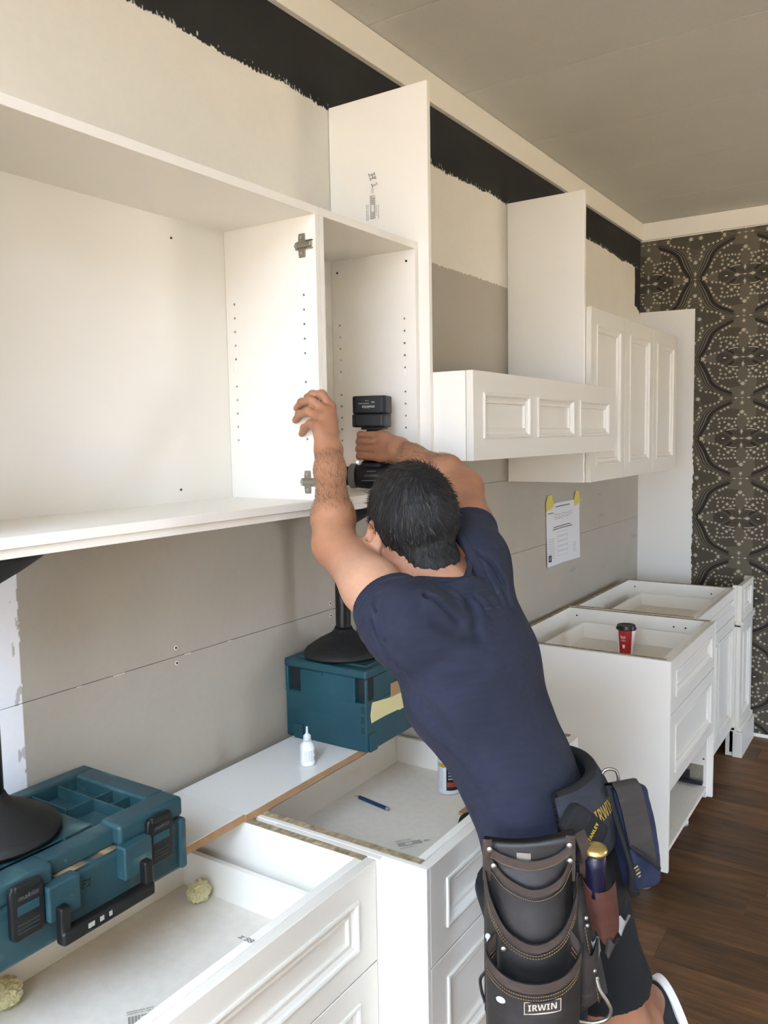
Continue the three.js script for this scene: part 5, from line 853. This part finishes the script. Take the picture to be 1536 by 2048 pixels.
{
  const c = thing('tool_belt', 'worn leather and nylon tool belt round the waist of the man, hung with pouches', 'tool belt', [0.85, 1.0, -1.335]);
  // padded belt round the waist
  const cx = 0.860, cz = -1.342, ry = (a) => [cx + 0.104 * Math.cos(a), cz + 0.146 * Math.sin(a)], A0 = -2.7, A1 = 0.75;
  const onPad = (a, t, b = 0) => { const [x, z] = ry(a), o = lerp(-0.020, 0.018, t) + 0.010 * Math.sin(t * Math.PI) + b; return [x + o * Math.cos(a), 1.104 - t * 0.104, z + o * Math.sin(a)]; };
  const padP = part('padded_belt', leaf((s, t) => onPad(lerp(A1, A0, s), t), 0.022, 72, 10), M.nylonGrey, c, 'blue-grey padded belt with black edging');
  for (const t of [0, 1]) part('edging', tube(Array.from({ length: 40 }, (_, i) => V(...onPad(lerp(A0, A1, i / 39), t))), 0.011, 120, 10), M.nylonBlack, padP);
  const txt = leaf((s, t) => onPad(-0.20 + 0.46 * s, 0.12 + 0.5 * t, 0.0130), 0.0004, 14, 8);
  { const n = txt.attributes.uv.count, u = txt.attributes.uv, p = txt.attributes.position; for (let i = 0; i < n; i++) { const a = Math.atan2((p.getZ(i) - cz) / 0.146, (p.getX(i) - cx) / 0.104); u.setXY(i, clamp(1 - (a + 0.20) / 0.46), clamp((p.getY(i) - 1.0395) / 0.052)); } }
  part('lettering', txt, inkMat(print(1, 1, 256, 160, (g) => { g.font = 'bold 80px sans-serif'; g.fillText('IRWIN', 4, 110); }), 0xa8883a), padP);
  // belt loop ring at the back
  part('ring', tube([[0.942, 1.080, -1.416], [0.952, 1.100, -1.426], [0.968, 1.099, -1.434], [0.973, 1.079, -1.432], [0.960, 1.062, -1.424]].map((p) => V(...p)), 0.0032, 30, 8), M.nickel, c);
  // ---- big leather pouch at the left hip
  const top = curve([PL(-0.072, 0.002, 0.004), PL(-0.03, 0.004, 0.012), PL(0.02, 0.011, 0.012), PL(0.074, 0.024, 0.002)]);
  const back = part('pouch', leaf((s, t) => { const p = cAt(top, s), k = t < 0.12 ? Math.sin(t / 0.12 * Math.PI / 2) : 1; const q = PL(lerp(-0.072, 0.078, s), lerp(0.014, -0.30, t) + 0.016 * s, 0.010 * Math.sin(s * Math.PI)); return mix3([p[0] - PN[0] * 0.02, p[1] - 0.01, p[2] - PN[2] * 0.02], q, Math.min(1, 0.25 + k)).map((e, i) => i === 1 && t < 0.12 ? lerp(p[1], q[1], k) : e); }, 0.005), M.leather, c, 'dark brown leather pouch with four stacked pockets');
  for (const r of [-0.066, 0.070]) part('side_strip', leaf((s, t) => PL(r + (s - 0.5) * 0.014, lerp(0.012 + (r > 0 ? 0.016 : 0), -0.06, t), 0.011 + 0.002 * Math.sin(s * Math.PI)), 0.003, 4, 10), M.suede, back);
  const pockets = [
    { lip: [[-0.067, 0.0, 0.006], [-0.04, -0.012, 0.013], [0.004, -0.018, 0.018], [0.045, -0.006, 0.014], [0.072, 0.015, 0.006]], bot: [-0.125, 0.018], n: 46 },
    { lip: [[-0.06, -0.02, 0.01], [-0.036, -0.042, 0.026], [0.012, -0.056, 0.036], [0.052, -0.038, 0.028], [0.072, -0.002, 0.01]], bot: [-0.20, 0.030], n: 50 },
    { lip: [[-0.069, -0.041, 0.014], [-0.06, -0.079, 0.03], [-0.03, -0.123, 0.05], [0.013, -0.137, 0.058], [0.053, -0.116, 0.05], [0.077, -0.067, 0.03], [0.081, -0.033, 0.014]], bot: [-0.31, 0.052], n: 62 },
    { lip: [[-0.052, -0.126, 0.05], [-0.066, -0.142, 0.074], [-0.036, -0.162, 0.104], [0.011, -0.167, 0.112], [0.058, -0.152, 0.104], [0.083, -0.124, 0.074], [0.07, -0.111, 0.05]], bot: [-0.36, 0.098], n: 66 },
  ];
  pockets.forEach((k, i) => {
    const lp = curve(k.lip.map((q) => PL(...q))), P = (s, t) => { const p = cAt(lp, s), r0 = dot3(sub3(p, PO), PR) / PK, w0 = dot3(sub3(p, PO), PN) / PK, y0 = (p[1] - PO[1]) / PK; const tt = t, r1 = r0 * (i === 3 ? 0.90 : 0.97), w1 = lerp(w0, k.bot[1], 0.4) + 0.012 * Math.sin(tt * Math.PI) * Math.sin(s * Math.PI); return PL(lerp(r0, r1, tt), lerp(y0, k.bot[0], tt), lerp(w0, w1, Math.min(1, tt * 1.6))); };
    const pk = part('pocket', leaf(P, 0.0036, 40, 16), M.leather, back);
    part('binding', leaf((s, t) => add3(P(s, t * 0.085 * (i === 0 ? 1.5 : 1) * (i > 1 ? 0.9 : 1)), PN, 0.0026), 0.0032, 40, 3), M.suede, pk);
    const st = part('stitching', stitches((s) => add3(P(s, i > 1 ? 0.10 : 0.125), PN, 0.0042), k.n), M.thread, pk); st.userData.kind = 'stuff';
    if (i > 1) { const s2 = part('stitching', stitches((s) => add3(P(s, 0.135), PN, 0.0026), k.n), M.thread, pk); s2.userData.kind = 'stuff'; }
    if (i === 3) {
      const tex = canvasTex(512, 200, (g, w, h) => { g.fillStyle = '#2a2421'; g.fillRect(0, 0, w, h); g.strokeStyle = g.fillStyle = '#b9aa92'; g.lineWidth = 10; g.strokeRect(14, 14, w - 28, h - 28); g.font = 'bold 128px sans-serif'; g.fillText('IRWIN', 58, 146); });
      const pg = leaf((s, t) => add3(P(0.43 + 0.24 * s, 0.150 + 0.125 * t), PN, 0.003), 0.001, 14, 6), u = pg.attributes.uv, p = pg.attributes.position; const a = P(0.43, 0.150), b = P(0.67, 0.150);
      for (let q = 0; q < u.count; q++) { const o = [p.getX(q), p.getY(q), p.getZ(q)]; u.setXY(q, clamp((dot3(sub3(o, a), PR)) / dot3(sub3(b, a), PR)), clamp(1 - (lerp(a[1], b[1], dot3(sub3(o, a), PR) / dot3(sub3(b, a), PR)) - o[1]) / 0.0205)); }
      part('maker_patch', pg, std({ map: tex, roughness: 0.7 }), pk);
      part('paint_spot', new THREE.SphereGeometry(0.006, 10, 8).scale(1.3, 0.8, 0.5).applyMatrix4(new THREE.Matrix4().makeTranslation(...add3(P(0.28, 0.22), PN, 0.003))), M.paper, pk);
    }
  });
  for (const [r, y, w] of [[-0.062, -0.004, 0.016], [0.068, 0.012, 0.016], [0.069, -0.012, 0.020], [-0.055, -0.028, 0.024], [-0.038, -0.142, 0.070]]) { const p = PL(r, y, w), g = new THREE.SphereGeometry(0.0048, 16, 8); g.scale(1, 1, 0.5); g.rotateY(Math.atan2(PN[0], PN[2])); g.translate(...p); part('rivet', g, M.steel, back); }
  // side gusset with its own small pocket, wire loops
  const gus = part('side_pouch', leaf((s, t) => PL(lerp(0.074, lerp(0.088, 0.132, t), s), lerp(-0.05, -0.285, t) + 0.03 * s * t, lerp(0.018, -0.012, s) + 0.022 * Math.sin(t * Math.PI) * Math.sin(s * Math.PI)), 0.005, 12, 18), M.sideLeather, c, 'grey scuffed leather side pouch');
  part('pocket', leaf((s, t) => PL(lerp(0.080, 0.114, s), lerp(-0.155 + 0.012 * Math.sin(s * 7), -0.25, t), lerp(0.030, 0.010, s) + 0.014 * Math.sin(s * Math.PI)), 0.0035, 10, 10), M.sideLeather, gus);
  part('stitching', stitches((t) => PL(lerp(0.092, 0.116, t), lerp(-0.12, -0.25, t), 0.024), 22), M.thread, gus).userData.kind = 'stuff';
  for (const [r, y] of [[0.094, -0.105], [0.096, -0.118], [0.108, -0.195], [0.112, -0.208]]) { const g = new THREE.SphereGeometry(0.0036, 12, 8); g.translate(...PL(r, y, 0.024)); part('rivet', g, M.steel, gus); }
  part('hammer_loop', tube([[0.111, -0.206, 0.028], [0.116, -0.222, 0.032], [0.128, -0.240, 0.034], [0.134, -0.256, 0.032], [0.128, -0.272, 0.030], [0.108, -0.280, 0.032], [0.078, -0.278, 0.034]].map((q) => V(...PL(...q))), 0.0030, 50, 10), M.nickel, c);
  part('hammer_loop', tube([[-0.060, -0.186, 0.05], [-0.070, -0.205, 0.04], [-0.078, -0.225, 0.03], [-0.076, -0.245, 0.03], [-0.070, -0.265, 0.03]].map((q) => V(...PL(...q))), 0.0026, 40, 10), M.darkSteel, c);
  part('pen_pocket', leaf((s, t) => PL(lerp(-0.068, -0.040, s), lerp(-0.185, -0.28, t) + 0.01 * s, 0.035 + 0.014 * Math.sin(s * Math.PI)), 0.003, 8, 8), M.sideLeather, c);
  // folded leather tongue and brown sheath
  part('leather_tongue', leaf((s, t) => PL(0.076 + 0.016 * s + 0.012 * Math.sin(t * 3), 0.026 - t * 0.06, 0.006 + 0.02 * Math.sin(t * 4) - 0.02 * s), 0.004, 6, 12), M.suede, c);
  const sh = part('sheath', leaf((s, t) => { const a = (s - 0.5) * 2.6; return PL(lerp(0.116, 0.128, t) + Math.sin(a) * lerp(0.026, 0.024, t), lerp(-0.052 - 0.014 * Math.cos((s - 0.5) * 3), -0.150 + 0.012 * Math.sin(s * 9), t), -0.008 + Math.cos(a) * lerp(0.022, 0.010, t)); }, 0.004, 22, 16), M.tan, c, 'worn red-brown leather chisel sheath');
  part('sheath_back', leaf((s, t) => PL(lerp(0.086, 0.122, s), lerp(-0.01, -0.150, t), -0.018), 0.004, 8, 10), M.tan, sh);
  for (const [r, y, w, a, m] of [[0.106, -0.152, 0.004, 0.3, M.greyRag], [0.140, -0.150, 0.006, -0.3, M.sideLeather], [0.158, -0.116, -0.006, -0.2, M.greyRag]]) part('torn_leather', leaf((s, t) => PL(r + (s - 0.5) * 0.020 * (1 - 0.6 * t) + a * 0.03 * t, y - 0.026 * t + 0.004 * Math.sin(s * 9), w + 0.006 * Math.sin(s * 4)), 0.003, 6, 6), m, sh);
  // black nylon tape holder, tilted
  {
    const o = [0.971, 1.068, -1.256], N = nrm3([0.80, 0.12, 0.58]), U = nrm3([-0.42, 0.66, 0.62]), R0 = nrm3(cross3(U, N)), U0 = cross3(N, R0), m = new THREE.Matrix4().makeBasis(V(...R0), V(...U0), V(...N)).setPosition(...o);
    const h = part('tape_holder', extrude(rrect(-0.026, -0.040, 0.052, 0.080, 0.016), 0.026, 0.006, 3, 12).translate(0, 0, -0.012).applyMatrix4(m), M.nylonBlack, c, 'black nylon holder with yellow lettering');
    part('lettering', uvPlane(0.042, 0.0135, [0, 0, 0], [0, 0, 0.08]).translate(0.002, -0.010, 0.0146).applyMatrix4(m), inkMat(print(1, 1, 320, 104, (g) => { g.font = 'bold 66px sans-serif'; g.fillText('STANLEY', 2, 74); }), 0xc9a92c), h);
    part('flap', extrude(rrect(-0.024, 0.008, 0.048, 0.034, 0.008), 0.004, 0.0015, 2).translate(0, 0, 0.0142).applyMatrix4(m), M.nylonBlack, h);
  }
  // ---- second pouch at the right hip: leather flap over a blue nylon bag
  {
    const o = [1.004, 1.0, -1.408], N = nrm3([0.80, 0.20, 0.52]), R0 = nrm3(cross3([0.12, 1, 0.04], N)), U0 = cross3(N, R0), m = new THREE.Matrix4().makeBasis(V(...R0), V(...U0), V(...N)).setPosition(...o).scale(V(0.86, 0.90, 0.95));
    const f = (x, y, z) => { const w = lerp(0.046, 0.040, smooth(0.0, -0.1, y)), q = [Math.abs(x) - w + 0.02, Math.abs(y) - 0.098 + 0.02, Math.abs(z - 0.004) - lerp(0.020, 0.036, smooth(0.09, -0.04, y)) + 0.016]; return Math.hypot(...q.map((e) => Math.max(e, 0))) + Math.min(Math.max(...q), 0) - 0.017 + 0.002 * perlin.noise(x * 40, y * 40, z * 40); };
    const g = surfaceNets(f, [-0.09, -0.12, -0.06], [0.09, 0.12, 0.07], 0.005); g.applyMatrix4(m);
    const bag = part('side_bag', g, M.nylonBlue, c, 'blue nylon bag with dark leather flap');
    const LP = (r, y, w) => { const p = V(r, y, w).applyMatrix4(m); return [p.x, p.y, p.z]; };
    part('flap', leaf((s, t) => { const r = lerp(-0.047, 0.016, s), y = t < 0.25 ? 0.092 + 0.012 * Math.sin(t / 0.25 * 1.57) : lerp(0.104, -0.005 - 0.05 * s, (t - 0.25) / 0.75); return LP(r, y, t < 0.25 ? lerp(-0.02, 0.012, t / 0.25) : lerp(0.014, 0.047, Math.sqrt((t - 0.25) / 0.75))); }, 0.0045, 18, 20), M.sideLeather, bag);
    part('edging', tube([[-0.049, 0.10, 0.004], [-0.051, 0.05, 0.02], [-0.049, 0.0, 0.034], [-0.043, -0.05, 0.040], [-0.038, -0.092, 0.03], [-0.015, -0.102, 0.02]].map((q) => V(...LP(...q))), 0.0055, 50, 8), M.nylonBlack, bag);
    part('edging', tube([[-0.047, -0.005, 0.049], [-0.025, -0.020, 0.052], [0.0, -0.040, 0.052], [0.018, -0.056, 0.050]].map((q) => V(...LP(...q))), 0.004, 40, 8), M.nylonBlack, bag);
    part('lettering', uvPlane(0.02, 0.03, [0, 0, 0], [0, 0, 0.3]).translate(-0.03, -0.055, 0.0445).applyMatrix4(m), inkMat(print(1, 1, 128, 192, (g) => { g.fillRect(20, 20, 70, 18); g.fillRect(30, 60, 60, 16); g.fillRect(24, 100, 70, 20); g.fillRect(40, 140, 40, 18); }), 0x9a8a4a), bag);
  }
}
{ // chisel in the sheath
  const a = PL(0.112, -0.078, 0.000), b = PL(0.110, 0.004, 0.006), c = thing('chisel', 'blue-handled chisel with brass cap standing in the brown leather sheath', 'chisel', PL(0.112, -0.13, 0));
  const d = nrm3(sub3(b, a)), at = (t) => V(...add3(a, d, t)), L = Math.hypot(...sub3(b, a));
  const q = new THREE.Quaternion().setFromUnitVectors(V(0, 1, 0), V(...d)), put = (g) => g.applyQuaternion(q).translate(...a);
  part('handle', put(new THREE.LatheGeometry([[0.001, 0], [0.0135, 0], [0.0150, 0.02], [0.0160, 0.05], [0.0168, L - 0.006], [0.001, L - 0.006]].map((e) => new THREE.Vector2(...e)), 10)), std({ color: 0x0e1028, roughness: 0.35 }), c);
  part('cap', put(new THREE.LatheGeometry([[0.001, L - 0.0058], [0.0182, L - 0.0058], [0.0186, L - 0.002], [0.0172, L + 0.003], [0.012, L + 0.005], [0.001, L + 0.0055]].map((e) => new THREE.Vector2(...e)), 24)), M.brass, c);
  part('blade', cyl(0.004, 0.004, at(-0.055), at(-0.0003), 8), M.steel, c);
}
{ // pen in the pouch
  const a = V(...PL(-0.054, -0.190, 0.044)), b = V(...PL(-0.064, -0.136, 0.048)), c = thing('pen', 'blue and white pen clipped in the left side of the leather pouch', 'pen', [a.x, a.y, a.z]), d = b.clone().sub(a);
  part('barrel', cyl(0.0042, 0.0042, a, a.clone().addScaledVector(d, 0.62), 14), std({ color: 0x1d4c9a, roughness: 0.3 }), c);
  part('sleeve', cyl(0.0038, 0.0032, a.clone().addScaledVector(d, 0.625), a.clone().addScaledVector(d, 0.9), 14), std({ color: 0xd9dce2, roughness: 0.3 }), c);
  part('push_button', new THREE.SphereGeometry(0.0042, 14, 10).translate(b.x, b.y, b.z), std({ color: 0xf2f2f0, roughness: 0.3 }), c);
}
{ // steel rule standing behind the first lip
  const c = thing('steel_rule', 'end of a steel rule showing in the uppermost pocket of the leather pouch', 'rule', PL(-0.006, -0.05, 0.013));
  const p0 = PL(-0.017, -0.06, 0.0135), g = new THREE.BoxGeometry(0.022, 0.052, 0.0012); g.rotateY(Math.atan2(PN[0], PN[2])); g.translate(...PL(-0.006, -0.034, 0.0145)); part('blade', g, M.steel, c);
}

scene.traverse((o) => { if (o.isMesh) { o.castShadow = true; o.receiveShadow = true; } });
renderer.render(scene, camera);
